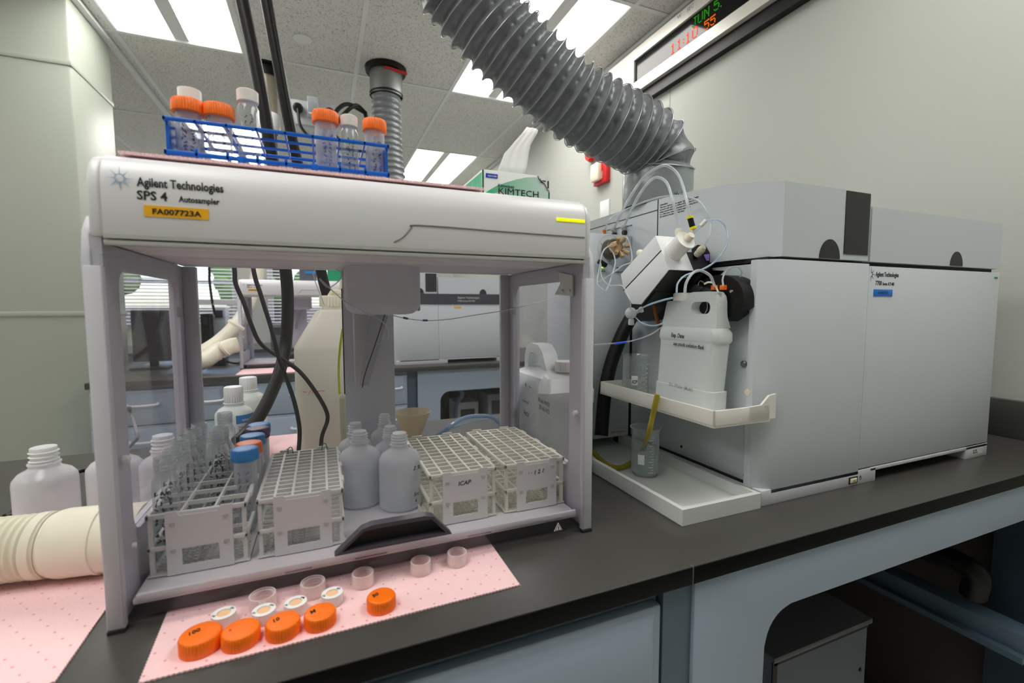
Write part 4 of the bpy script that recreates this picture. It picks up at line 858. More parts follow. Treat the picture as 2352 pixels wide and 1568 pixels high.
# ---- switching valve unit standing behind the sampler
VY = .93
vb = thing('valve_unit', 'grey valve unit with a tan rotary valve and LOAD and INJECT lights behind the sampler', 'lab instrument', (.62, VY, .03))
va, vc = AY(1450, 541, VY), AY(1443, 999, VY)
MB().box(.53, .6965, VY, 1.05, vc.z, va.z, bev=.0015).out('case', M_ICP, vb)
for xx in (.54, .68): B(xx, xx+.004, VY+.02, VY+.04, .0062, vc.z).out('foot', M_BLACK, vb)
cc = AY(1405, 573, VY-.001)
MB().lathe((cc.x-.004, VY, cc.z), [(.024, 0), (.024, .018), (.021, .022), (.0001, .022)], ax=(0, -1, 0), seg=32).out('stator', mat('dark tan metal', (104, 98, 84), .35, metal=.5), vb)
vo = Vector((AY(1422, 568, VY-.03).x, VY-.032, AY(1422, 568, VY-.03).z))
MB().lathe((vo.x-.010, VY-.018, vo.z), [(.014, 0), (.014, .008), (.013, .018), (.0001, .018)], ax=(.15, -1, 0), seg=8).out('valve_head', M_TAN, vb)
for k in range(7):
    a = math.radians(70+k*360/7*.98); dv = Vector((math.cos(a)*.8, -.55, math.sin(a)*.8)).normalized()
    MB().lathe(vo+Vector((math.cos(a)*.008, 0, math.sin(a)*.008)), [(.0030, 0), (.0030, .006), (.0048, .007), (.0055, .018), (.0045, .019), (.0001, .019)], ax=dv, seg=8).out('fitting_nut', M_TAN, vb)
pr_ = .0335; dots = MB()
for k in range(46):
    a = math.radians(20+k*6); dots.lathe((cc.x-.004+pr_*math.cos(a), VY-.0004, cc.z+pr_*math.sin(a)), [(.0, .0004), (.0006, .0003), (.0006, 0)], ax=(0, -1, 0), seg=5)
dots.out('scale_ring', M_INK, vb)
for s, px, py in (('1', 1402, 550), ('2', 1382, 560), ('6', 1402, 599)): p = AY(px, py, VY-.001); text(s, (p.x-.002, VY-.0006, p.z-.002), RX, UZ, .006, M_INK, vb)
for s, px, py, w_ in (('LOAD', 1372, 622, .022), ('INJECT', 1412, 624, .024)):
    p = AY(px, py, VY-.001); text(s, (p.x, VY-.0006, p.z-.002), RX, UZ, .0055, M_INK, vb, width=w_); text('- - - -', (p.x+.001, VY-.0006, p.z-.006), RX, UZ, .004, M_INK, vb, width=w_*.7)
p = AY(1383, 614, VY); B(p.x-.003, p.x+.003, VY-.002, VY+.001, p.z-.0015, p.z+.0015).out('load_light', mat('lime light', (170, 235, 30), .3, emit=1.2), vb)
p = AY(1419, 615, VY); B(p.x-.003, p.x+.003, VY-.002, VY+.001, p.z-.0012, p.z+.0012).out('inject_light', M_BLACK, vb)
p = AY(1384, 605, VY-.01); MB().box(-.011, .011, -.006, .006, -.0045, .0045, bev=.001, M=Matrix.Translation((p.x-.002, VY-.012, p.z))@Matrix.Rotation(.5, 4, 'Y')).out('black_clamp', M_BLACK, vb)
a, b_ = AY(1403, 989, VY), AY(1438, 996, VY)
lbl = MB().box(a.x, b_.x, VY-.0005, VY+.001, b_.z, a.z).out('rating_label', mat('pale plate', (216, 216, 214), .4), vb); text('SERIAL 77 200 VAC\nMADE FOR LAB USE', (a.x+.001, VY-.0007, a.z-.004), RX, UZ, .0028, M_INK, lbl, width=(b_.x-a.x)*.9)
# fittings on the flank above the valve unit
for px, py, m_, nm in ((1388, 531, M_ORANGE, 'orange_port'), (1410, 527, mat('grey port', (170, 172, 168), .4), 'grey_port'), (1433, 522, mat('grey port', (170, 172, 168), .4), 'grey_port')):
    p = AX(px, py, SXP-.004); r_ = .0045 if m_ is M_ORANGE else .0075
    po = MB().lathe((SXP, p.y, p.z-.006), [(r_, -.002), (r_, .010), (r_*.8, .012), (.0001, .012)], ax=(-.75, -.2, .8), seg=16).out(nm, m_, ms)
    if nm == 'grey_port': MB().lathe((SXP-.001, p.y-.006, p.z-.014), [(.0001, .010), (.0058, .010), (.0058, 0)], ax=(-1, 0, 0), seg=12).out('black_knob', M_DARK, po)
    text('CARR GAS' if m_ is M_ORANGE else 'AUX GAS', (SXP-.0025, p.y-.010, p.z-.001), (0, -1, 0), UZ, .005, M_INK, ms)
# ---- tubing
HG = 'thin clear tubes looping round the large instrument'
def loop(label, pts, r=.0022, m=None, nm='clear_tube'): return cable(nm, label, pts, r, m or M_TUBE, 'tube', 10, 10, HG)
loop('highest clear tube arching from a grey port to the yellow and black connector', [AX(1413, 519, .69), DD(1438, 468, .95), DD(1475, 412, .92), DD(1508, 386, .9), DD(1533, 381, .9), DD(1560, 405, .89), DD(1577, 460, dT), DD(1584, 498, dT)], .0027)
loop('second clear tube arching down to the cream inlet nut', [AX(1436, 514, .69), DD(1455, 472, .93), DD(1480, 430, .9), DD(1505, 408, .9), DD(1530, 418, .88), DD(1545, 460, dep(k1)), DD(1558, 515, dep(k1))], .0027)
loop('thin clear tube from the orange port curling round to the gas fitting', [AX(1390, 528, .69), DD(1400, 505, .98), DD(1440, 480, .95), DD(1520, 452, .92), DD(1590, 455, .9), DD(1620, 480, .88), DD(1633, 520, .87), DD(1628, 545, .86), DD(1620, 563, .86)], .0018)
loop('pale blue tube curling from the white plug round to the wash jug', [DD(1622, 506, dT-.008), DD(1650, 505, .80), DD(1668, 525, .80), DD(1670, 560, .79), DD(1645, 598, .79), DD(1610, 620, .78), DD(1575, 632, .77), DD(1557, 650, .76), DD(1554, 672, .75)], .0016, clear('pale blue tubing', dens=.4, edge=.75, body=(190, 214, 236)))
loop('clear tube arching from the jug mouth to the orange clip of the pump', [DD(1573, 672, .755), DD(1576, 650, .76), DD(1590, 628, .77), DD(1608, 621, .78), DD(1630, 632, .785), DD(1638, 648, .79), AX(1641, 656, SXP-.062)], .0024)
loop('thin clear tube bowing over the black pump to the second orange clip', [AX(1661, 656, SXP-.062), AX(1660, 640, SXP-.05), AX(1668, 622, SXP-.03), AX(1690, 612, SXP-.02), AX(1703, 622, SXP-.01), AX(1700, 636, SXP-.01)], .0016)
loop('clear tube dropping from the valve unit in a wide loop', [vo+Vector((-.03, -.01, .004)), DD(1385, 578, 1.0), DD(1376, 620, .99), DD(1372, 650, .98), DD(1385, 665, .97), DD(1395, 662, .97), DD(1412, 610, .98), DD(1410, 585, 1.0), DD(1400, 570, 1.0)], .0015)
loop('clear tube from the valve head looping to the right and down', [vo+Vector((.012, -.01, .01)), DD(1440, 545, 1.0), DD(1449, 570, 1.0), DD(1450, 600, .98), DD(1430, 610, .98), DD(1400, 632, .97), DD(1372, 650, .97)], .0013)
loop('clear tube hanging low across the valve unit towards the tilted chamber', [DD(1380, 605, .98), DD(1382, 635, .97), DD(1400, 655, .96), DD(1430, 657, .93), DD(1447, 690, .88), DD(1448, 712, dT2)], .0013)
loop('thin tube crossing from the sampler to the orange tubing with a blue sleeve', [DD(1322, 795, .80), DD(1385, 790, .80), DD(1440, 785, .80), DD(1490, 770, .80), DD(1520, 751, .79)], .0011)
tag(MB().tube([DD(1412, 789.5, .798), DD(1440, 785, .798)], .0019, 8, sub=False).out('blue_sleeve', mat('blue sleeve', (30, 90, 220), .4)), 'short blue sleeve on the thin tube in front of the black hose', 'sleeve')
loop('thin blue tinted tube from the drain tee up to the wash jug', [DD(1466, 712, dT2), DD(1490, 700, .80), DD(1520, 690, .78), DD(1545, 684, .76)], .0016, clear('pale blue tubing', dens=.4, edge=.75, body=(190, 214, 236)))
loop('thin blue tinted tube sagging from the drain tee behind the wash jug', [DD(1460, 729, dT2), DD(1475, 742, .84), DD(1500, 748, .84), DD(1525, 742, .85)], .0014, clear('pale blue tubing', dens=.4, edge=.75, body=(190, 214, 236)))
cable('amber_tube', 'amber pump tubing hanging from the tilted chamber behind the jug', [AX(1499, 684, .62), AX(1503, 705, .64), AX(1510, 735, .65), AX(1520, 765, .66)], .0042, clear('amber tubing', tint=(220, 150, 50), dens=.6, edge=.9, body=(170, 96, 20)))
cable('black_hose', 'thick black corrugated hose curving down from the tilted chamber to behind the sampler', [AX(1450, 728, .672), AX(1428, 770, .650), AX(1405, 830, .625), AX(1393, 880, .607), AX(1387, 925, .595), AX(1381, 1000, .580)], .0155, M_BLACK, 'hose', 20)
cable('yellowed_tube', 'yellowed drain tubing curving from the shelf down into the low tray', [AX(1510, 905, .566), AX(1500, 950, .562), AX(1488, 1000, .558), AZ(1470, 1042, .022), AZ(1440, 1068, .0125), AZ(1410, 1073, .0125), AZ(1380, 1056, .018), AZ(1355, 1030, .033)], .0050, M_YTUBE, 'tube', 12)
# ---- wash jug on the shelf: oblong body facing left, handle with a hole
def jug(loc, L, D, Hh, label, m, rot=0, hole=True, capm=None, nm='wash_jug', frost=True):
    "built lying along +Y (front at y=0): L long in y, D deep in x, handle at the front end, spout at the back end"
    t = thing(nm, label, 'jug', loc); b = MB()
    def ringat(z, y0, y1, x0, x1, r=.014, n=5):
        P = []
        for cx, cy, a0 in ((x1-r, y1-r, 0), (x0+r, y1-r, 90), (x0+r, y0+r, 180), (x1-r, y0+r, 270)):
            for k in range(n+1): a = math.radians(a0+90*k/n); P.append((cx+r*math.cos(a), cy+r*math.sin(a), z))
        return P
    st = [(.001, .014, L-.006, .004, D-.004), (.005, .010, L, 0, D), (Hh*.175, .009, L, 0, D), (Hh*.18, .012, L-.003, .002, D-.003), (Hh*.19, .012, L-.003, .002, D-.003), (Hh*.57, .004, L-.009, .002, D-.003), (Hh*.585, .001, L-.008, .001, D-.001), (Hh*.60, 0, L-.007, 0, D), (Hh*.66, .001, L-.009, .0, D), (Hh*.70, .006, L-.013, .003, D-.004)]
    b.loft([ringat(*s) for s in st], True); bd = b.out('body', m, t, local=True, angle=30)
    # shoulder + handle slab with hole (profile in y,z)
    z0, z1 = Hh*.70, Hh; ym = L*.60
    ym = .082; o = [(.008, z0), (.009, z0+.028), (.010, z1-.014), (.013, z1-.006), (.020, z1), (ym-.010, z1), (ym-.004, z1-.003), (ym+.002, z1-.012), (ym+.006, z1-.0155), (L-.028, z1-.0155), (L-.026, z1-.018), (L-.014, z0)]
    hy0, hy1, hz0, hz1 = .026, ym-.010, z1-.0400, z1-.0180
    n = 40
    def resample(P, n):
        P = [Vector((0, y, z)) for y, z in P]; P.append(P[0]); D_ = [0]
        for a, c in zip(P, P[1:]): D_.append(D_[-1]+(c-a).length)
        out = []
        for k in range(n):
            s = D_[-1]*k/n; j = max(i for i in range(len(D_)-1) if D_[i] <= s); out.append(P[j].lerp(P[j+1], (s-D_[j])/(D_[j+1]-D_[j])))
        return out
    O = resample(o, n); rr = (hz1-hz0)/2; cz = (hz0+hz1)/2
    I = []
    for p in O:
        cyc = min(max(p.y, hy0+rr), hy1-rr); d = Vector((0, p.y-cyc, p.z-cz)); d = d.normalized()*rr; I.append(Vector((0, cyc+d.y, cz+d.z)))
    xa, xb = D*.18, D*.70
    hb_ = MB()
    f0, f1 = .006, D-.006
    A = [Vector((f0+(xa-f0)*min(1, max(0, (p.z-z0)/(Hh*.10))), p.y, p.z)) for p in O]; C = [Vector((f1-(f1-xb)*min(1, max(0, (p.z-z0)/(Hh*.10))), p.y, p.z)) for p in O]
    Bi = [Vector((xa+.002, p.y, p.z)) for p in I]; Di = [Vector((xb-.002, p.y, p.z)) for p in I]
    V = hb_.bm.verts.new; A = [V(p) for p in A]; C = [V(p) for p in C]; Bi = [V(p) for p in Bi]; Di = [V(p) for p in Di]
    for i in range(n):
        j = (i+1) % n
        for q in ((A[i], A[j], Bi[j], Bi[i]), (C[j], C[i], Di[i], Di[j]), (A[j], A[i], C[i], C[j]), (Bi[i], Bi[j], Di[j], Di[i])): hb_.bm.faces.new(q)
    hb_.out('handle', m, t, local=True, angle=45)
    yc = .107
    cap_lathe(MB(), (D*.44, yc, z1-.0158), .0165, .0158, 30).out('cap', capm or M_PTFE, t, local=True)
    t.rotation_euler.z = rot
    return t
M_JUG = clear('frosted jug plastic', tint=(246, 250, 249), dens=.82, edge=.96, rough=.25, body=(240, 246, 246), gloss=.8)
jg = jug((.627, .5960, zs0+.0045), .162, .046, .2165, 'white handled wash jug with handwriting standing on the side shelf', M_JUG)
def side_hw(body, px, py, w_, s, m=M_INK):
    p = AX(px, py, .6266); text(body, (.6266, p.y, p.z), (0, -1, -.03), UZ, s, m, jg, name='handwriting', shear=.25, width=w_, bold=.0001)
side_hw('Exp. Date:', 1541, 773, .036, .0115); side_hw('see stock solution flask', 1546, 792, .078, .0100)
side_hw('D.I. Water (Multi)', 1536, 885, .062, .010, mat('faded ink', (170, 178, 182), .7))
# ---- beakers
def beaker(loc, r, h, label, word=None, liq=None, rot=0):
    t = thing('beaker', label, 'beaker', loc)
    MB().lathe((0, 0, 0), [(.0005, .0015), (r-.004, .0015), (r, .006), (r, h-.006), (r+.003, h-.001), (r+.0036, h), (r+.001, h), (r-.0015, h-.005), (r-.0015, .007), (r-.005, .003), (.0005, .003)], seg=40).out('body', M_GLASS, t, local=True)
    a0 = math.radians(rot); mk = MB()
    def on_cyl(a, z, w_, hh): 
        P = [(math.cos(a0+a+da/r)*(r+.0004), math.sin(a0+a+da/r)*(r+.0004)) for da in (-w_/2, -w_/4, 0, w_/4, w_/2)]
        mk.loft([[(x, y, z) for x, y in P], [(x, y, z+hh) for x, y in P]])
    for k in range(7): on_cyl(.35, h*(.12+.11*k), .010, .0009); on_cyl(.47, h*(.175+.11*k), .005, .0007)
    mk.out('graduations', mat('white enamel marks', (235, 238, 238), .5), t, local=True)
    mk = MB(); on_cyl(-.35, h*.28, .013, .020); wl = mk.out('writing_patch', mat('white enamel marks', (235, 238, 238), .5), t, local=True)
    if word:
        a = a0-.35; rt = Vector((-math.sin(a), math.cos(a), 0)); o = Vector((math.cos(a)*(r+.0012), math.sin(a)*(r+.0012), h*.28+.004))
        text(word, o-rt*.0058, rt, UZ, .010, M_INK, t, name='handwriting', shear=.2, width=.0115, bold=.0002, local=True)
        for k, s in enumerate(('20', '40', '60', '80', '100', '120', '140 ml')):
            a = a0+.75; rt = Vector((-math.sin(a), math.cos(a), 0)); text(s, Vector((math.cos(a)*(r+.0004), math.sin(a)*(r+.0004), h*(.115+.11*k)))-rt*.004, rt, UZ, .0042, mat('white enamel marks', (235, 238, 238), .5), t, local=True)
    if liq: MB().lathe((0, 0, 0), [(.0005, .0035), (r-.0055, .0035), (r-.0025, .007), (r-.0025, liq), (.0005, liq)], seg=36).out('liquid', clear('cloudy water', tint=(244, 249, 251), dens=.35, edge=.5, body=(232, 242, 245), gloss=.2), t, local=True)
    return t
bk = AX(1463, 890, .628); beaker((.626, .815, zs0+.0045), .0275, .086, 'glass beaker with ICP handwriting on the side shelf', 'ICP', rot=250)
bp2 = AZ(1497, 1098, .006); beaker((bp2.x+.002, bp2.y+.024, .0062), .0275, .098, 'glass beaker half full of cloudy water standing in the low tray', None, .040, rot=235)
# ================================================================ the big duct
dc = AZ(1515, 478, .5846); dp = dep((dc.x, dc.y, .58))
cz0 = .5855
bd = thing('exhaust_duct', 'big grey ribbed fabric duct bending down onto the large instrument', 'duct', (dc.x, dc.y, cz0))
M_TAPE = mat('grey duct tape', (140, 146, 148), .28, metal=.35, bump=1.0, bscale=16, noise=.1, nscale=15)
Rr = 78/FPX*dp
C0 = Vector((dc.x, dc.y+.01, cz0))
tp_ = MB(); rows = []
for k, (z, q) in enumerate(((0, .985), (.01, 1.0), (.03, 1.0), (.05, 1.01), (.07, 1.0), (.082, 1.0), (.092, .985))):
    rows.append([C0+Vector((math.cos(a)*Rr*q*(1+.008*math.sin(a*5+k)), math.sin(a)*Rr*q, z+.006*math.sin(a*2+1)*(k/6))) for a in [2*math.pi*i/48 for i in range(48)]])
tp_.loft(rows, True).out('taped_collar', M_TAPE, bd)
MB().lathe(C0, [(Rr*.96, -.0008), (Rr*.965, .012)], seg=40, cap=True).out('collar_base', M_BLACK, bd)
dz = C0.z+.085
CP = [Vector((C0.x, C0.y, dz)), DD(1511, 360, dp-.008), DD(1493, 334, dp-.02), DD(1456, 309, dp-.04), DD(1392, 277, dp-.07), DD(1312, 231, dp-.10), DD(1225, 159, dp-.13), DD(1142, 79, dp-.155), DD(1064, -12, dp-.18), DD(995, -120, dp-.21)]
last = CP[-1]; CP += [Vector((last.x-.03, last.y+.01, last.z+.16)), Vector((last.x-.03, last.y+.02, ZC-.01))]
rb, (P_, S_, F_, L_) = ribbed(CP, Rr*1.03, .0265, .15, seg=110, per=10, wr=.0011, n=16)
rb.out('ribbed_hose', mat('grey coated duct fabric', (116, 120, 124), .46, metal=.15, noise=.10, nscale=30), bd, angle=60)
# spiral wire lying on the ridge
wp = []; j = 0; N = int(L_/.0265*36)
for k in range(N+1):
    s = L_*k/N
    while j < len(S_)-2 and S_[j+1] < s: j += 1
    t = (s-S_[j])/max(1e-9, S_[j+1]-S_[j]); p = P_[j].lerp(P_[j+1], t); u = F_[j][0].lerp(F_[j+1][0], t).normalized(); tt = (P_[j+1]-P_[j]).normalized(); u = (u-tt*u.dot(tt)).normalized(); v = tt.cross(u)
    a = -2*math.pi*s/.0265; wp.append(p+(u*math.cos(a)+v*math.sin(a))*(Rr*1.033))
MB().tube(wp, .0011, 5, sub=False).out('spiral_wire', mat('pale grey wire', (150, 154, 158), .35, metal=.4), bd)
MB().lathe((last.x-.03, last.y+.02, ZC), [(Rr*1.25, -.001), (Rr*1.25, -.012), (Rr*1.02, -.014)], seg=32).out('ceiling_ring', M_BLACK, bd)
# ================================================================ pink mats
def pinkmat(label, corners, z=.0004, th=.0016, dots=True, zig=True):
    "corners counter-clockwise on the bench; pinked edge, printed dots"
    t = thing('absorbent_mat', label, 'mat', tuple(sum((Vector(c) for c in corners), Vector((0, 0)))/len(corners))+(z,), 'pink absorbent mats')
    P = []
    for a, b in zip(corners, corners[1:]+corners[:1]):
        a, b = Vector(a), Vector(b); L = (b-a).length; n = int(L/.0042) if zig else 1; nrm = Vector((-(b-a).y, (b-a).x)).normalized()
        for k in range(n):
            P.append(a.lerp(b, k/n)); 
            if zig: P.append(a.lerp(b, (k+.5)/n)+nrm*.0012)
    MB().prism([(p.x, p.y, z) for p in P], (0, 0, th)).out('sheet', M_PINK, t, smooth=False)
    if dots:
        d = MB(); x0, x1 = min(c[0] for c in corners), max(c[0] for c in corners); y0, y1 = min(c[1] for c in corners), max(c[1] for c in corners)
        def inside(x, y):
            s = 0
            for (ax_, ay), (bx_, by) in zip(corners, corners[1:]+corners[:1]):
                if (bx_-ax_)*(y-ay)-(by-ay)*(x-ax_) < .0016*math.hypot(bx_-ax_, by-ay): return False
            return True
        j = 0; y = y0+.008
        while y < y1:
            x = x0+.010+(.0125 if j % 2 else 0)
            while x < x1:
                if inside(x, y): d.lathe((x, y, z+th), [(.0014, .0001), (.0001, .00015)], seg=6)
                x += .025
            y += .0155; j += 1
        d.out('printed_dots', M_PINKD, t, smooth=False)
    return t
pinkmat('pink mat with orange and clear caps on it in front of the sampler', [(-.1665, .500), (.2187, .5035), (.2192, .636), (-.174, .640)])
c = [AZ(-60, 1600, 0), AZ(128, 1572, 0), AZ(236, 1395, 0)]
pinkmat('pink mat under the cream hose and cloudy bottles at the lower left', [(-.62, .500), (-.2375, .532), (-.2405, .93), (-.58, .925)])
pinkmat('pink mat behind the sampler under the carboys', [(-.16, 1.005), (.10, 1.005), (.10, 1.365), (-.16, 1.375)], dots=False)
rm = pinkmat('pink mat lying along the front of the sampler roof under the blue rack', [(-.193, .617), (.213, .617), (.213, .80), (-.193, .80)], z=.5082, th=.003, dots=False)
pinkmat('pink mat under the second autosampler on the back bench', [(-.42, 2.72), (.10, 2.72), (.10, 2.96), (-.42, 2.96)], dots=False, zig=False)
# ---- caps on the front mat
zM = .0021
def orange_cap(px, py, label, word, r=.0185, h=.0145):
    p = AZ(px, py, zM); c = Vector((p.x+.0, p.y+r*.95, zM))
    t = thing('screw_cap', label, 'cap', tuple(c), 'orange caps on the pink mat')
    cap_lathe(MB(), (0, 0, 0), r, h, 40).out('cap_shell', M_ORANGE, t, local=True)
    if word: text(word, (-r*.55, -.002, h+.0002), (.9, .45, 0), (-.45, .9, 0), .0075, M_INK, t, name='handwriting', shear=.2, bold=.0002, local=True)
    return t
for a in ((452, 1516, 'orange screw cap nearest the lower left, marked 100', '100', .0190, .0165), (548, 1500, 'second orange screw cap from the left, with a short dash', '-', .0180, .0150), (648, 1477, 'third orange screw cap from the left, marked 10', '10', .0170, .0150), (736, 1453, 'fourth orange screw cap from the left, touching the row', 'M', .0165, .0145), (880, 1413, 'orange screw cap lying alone at the right, marked 50', '50', .0162, .0150)): orange_cap(*a)
def white_cap(px, py, label, words, r=.0120, h=.0120):
    p = AZ(px, py, zM+h); c = Vector((p.x, p.y, zM)); t = thing('septum_cap', label, 'cap', tuple(c), 'white caps with a tan septum')
    MB().lathe((0, 0, 0), [(r-.001, 0), (r, .001), (r, h-.002), (r-.001, h), (r*.56, h), (r*.54, h-.001), (.0001, h-.0012)], seg=32).out('cap_ring', clear('white cap plastic', dens=.82, edge=.95, tint=(250, 240, 236), body=(244, 240, 238), rough=.3), t, local=True)
    MB().lathe((0, 0, h-.0011), [(r*.54, 0), (r*.54, .0006), (.0001, .0007)], seg=28).out('septum', mat('tan septum', (240, 196, 152), .6), t, local=True)
    MB().lathe((0, 0, h+.0001), [(r*.58, 0), (r*.98, 0), (r*.98, .0002), (r*.58, .0002)], seg=32).out('top_ring', mat('white cap top', (240, 240, 240), .4), t, local=True)
    text(words[0], (-r*.95, -.0025, h+.0004), (.8, -.6, 0), (.6, .8, 0), .0038, M_INK, t, name='handwriting', bold=.0001, local=True)
    text(words[1], (r*.40, r*.42, h+.0004), (.9, -.4, 0), (.4, .9, 0), .0038, M_INK, t, name='handwriting', bold=.0001, local=True)
    return t
for px, py, l, w_ in ((514, 1407, 'white cap with tan centre, leftmost, behind the first orange cap', ('Ni', 'Zn')), (606, 1400, 'white cap with tan centre, second from the left', ('Kr', 'Mo')), (679, 1382, 'white cap with tan centre, third from the left', ('Al', 'Mg')), (763, 1361, 'white cap with tan centre, rightmost of the four', ('Ca', 'Rb'))): white_cap(px, py, l, w_)
def clear_cap(px, py, label, r=.0128, h=.0165, k=1):
    p = AZ(px, py, zM); t = thing('screw_cap', label, 'cap', (p.x, p.y+r, zM), 'frosted clear caps lying open side up')
    b = MB(); S = 72
    rows = []
    for rr, z, kn in ((.0001, .0008, 0), (r-.001, 0, 0), (r, .001, 1), (r, h, 1), (r-.0014, h, 0), (r-.0016, h-.002, 0), (r-.0018, .002, 0), (.0001, .0016, 0)):
        rows.append([(math.cos(2*math.pi*i/S)*(rr-(.0004 if kn and i % 2 else 0)), math.sin(2*math.pi*i/S)*(rr-(.0004 if kn and i % 2 else 0)), z) for i in range(S)])
    b.loft(rows, True).out('cap_shell', M_CAPCL, t, local=True)
    MB().lathe((0, 0, 0), [(r-.0017, h-.002), (r-.0026, h-.003), (r-.0017, h-.004), (r-.0026, h-.006), (r-.0017, h-.007), (r-.0026, h-.009), (r-.0017, h-.010)], seg=40).out('inner_thread', M_CAPCL, t, local=True)
for px, py, l, r in ((601, 1412, 'frosted clear cap standing open behind the second white cap', .0140), (719, 1380, 'frosted clear cap standing open behind the fourth orange cap', .0138), (836, 1356, 'frosted clear cap standing open behind the lone orange cap', .0130), (971, 1326, 'frosted clear cap standing open, second from the right', .0130), (1056, 1305, 'frosted clear cap standing open, furthest right on the mat', .0130)): clear_cap(px, py, l, r)
# ---- cloudy bottles at the left
gL = 'cloudy plastic bottles left of the sampler'
def bt(cx, cy, r, h, l, **k): return bottle((cx, cy, .0022), r, h, l, group=gL, neck=.40, nh=.024, m=clear('thin cloudy polyethylene', tint=(248, 248, 250), dens=.46, edge=.88, rough=.25, body=(243, 245, 250)), liq=None, **k)
zt = .128
p = AZ(97, 1047, .134); bt(-.3965, .905, .0375, .134, 'cloudy plastic bottle furthest left, beside the cream hose')
bt(-.318, .925, .0375, .134, 'cloudy plastic bottle half hidden by the left post of the sampler')
b3 = bt(-.247, .905, .034, .136, 'cloudy plastic bottle seen through the left side window of the sampler')
a_ = math.radians(-70); rt_ = Vector((-math.sin(a_), math.cos(a_), 0)); o_ = Vector((-.247+.0345*math.cos(a_), .905+.0345*math.sin(a_), .0))
hw('2 %', o_+Vector((-.004, 0, .075)), rt_, UZ, .009, b3); hw('HNO3', o_+Vector((-.004, 0, .055)), rt_, UZ, .008, b3)
cable('bench_cord', 'black cord lying on the bench behind the cloudy bottles', [AZ(20, 1195, .006), AZ(45, 1160, .006), AZ(120, 1120, .02), AZ(175, 1085, .03), AZ(200, 1078, .03)], .0045, M_BLACK, 'cable')
tag(MB().tube([AZ(12, 1192, .012), AZ(45, 1180, .012)], .008, 12, sub=False).out('power_plug', M_BLACK), 'black plug lying on the bench at the far left', 'plug')
# ---- cream corrugated exhaust hose at the left
hz = .0455
ch_ = thing('exhaust_hose', 'cream plastic exhaust hose lying on the pink mat at the lower left', 'hose', (-.35, .745, .002))
ya, yb = .752, .735; r_ = .0415
rb, _q = ribbed([(-.80, .79, hz), (-.60, .778, hz), (-.50, .77, hz), (-.325, .749, hz)], r_*.98, .0085, .07, seg=40, per=6, helix=False); rb.out('corrugated_hose', mat('aged cream plastic', (216, 214, 190), .45), ch_)
d_ = Vector((-.2217+.325, yb-.749, 0)); 
MB().lathe((-.325, .749, hz), [(.0405, -.014), (.0405, -.004), (.0385, -.003), (.0385, .003), (.0405, .005), (.0418, .010), (.0425, .013), (.0425, .052), (.0435, .053), (.0435, .056), (.0415, .057), (.0415, .1015), (.0400, .1025), (.0001, .1026)], ax=d_, seg=40).out('coupling', M_CREAM, ch_)
# ---- blue rack and tubes on the roof
ZR = .5115
br = thing('tube_rack', 'royal blue open wire rack on the sampler roof', 'rack', (-.04, .67, ZR))
bx0, bx1 = AY(373, 300, .640).x, AY(895, 370, .640).x; by0, by1 = .640, .745; zt_ = (AY(375, 262, by0).z+AY(895, 334, by0).z)/2; zl_ = (AY(378, 335, by0).z+AY(893, 402, by0).z)/2
def frame_(z, th, w_=.0035, nx=8, ny=3):
    b = MB(); b.box(bx0, bx1, by0, by0+w_, z-th, z, bev=.0008).box(bx0, bx1, by1-w_, by1, z-th, z, bev=.0008).box(bx0, bx0+w_, by0, by1, z-th, z, bev=.0008).box(bx1-w_, bx1, by0, by1, z-th, z, bev=.0008)
    for i in range(1, nx): x = bx0+(bx1-bx0)*i/nx; b.box(x-.0011, x+.0011, by0, by1, z-th+.0004, z-.0004)
    for j in range(1, ny): y = by0+(by1-by0)*j/ny; b.box(bx0, bx1, y-.0011, y+.0011, z-th+.0006, z-.0006)
    return b
frame_(zt_, .0042).out('top_frame', M_RACKB, br)
fb = frame_(zl_, .0050)
for i in range(1, 8): x = bx0+(bx1-bx0)*i/8; fb.box(x-.0016, x+.0016, by0-.0004, by0+.003, zl_-.001, zl_+.0035, bev=.0006)
fb.out('lower_frame', M_RACKB, br)
b = frame_(ZR+.0025, .0024, ny=3, nx=8)
b.out('base_frame', M_RACKB, br)
for x0_, x1_ in ((bx0+.002, bx0+.0045), (bx1-.0045, bx1-.002)): MB().box(x0_, x1_, by0+.004, by1-.004, ZR, zt_-.002).out('end_wall', M_RACKB, br)
zm_ = (zt_*.45+zl_*.55); MB().box(bx0, bx1, by1-.003, by1, zm_-.002, zm_+.001).box(bx0, bx1, by1-.003, by1, zl_+.005, zl_+.008).out('rear_bars', M_RACKB, br)
fc = MB().box((bx0+bx1)/2+.028, (bx0+bx1)/2+.036, by0-.0008, by0+.004, ZR+.001, zl_+.001, bev=.0008).box(bx0+.072, bx0+.080, by0-.0008, by0+.004, ZR+.001, zl_+.001, bev=.0008); fc.out('front_clip', M_RACKB, br)
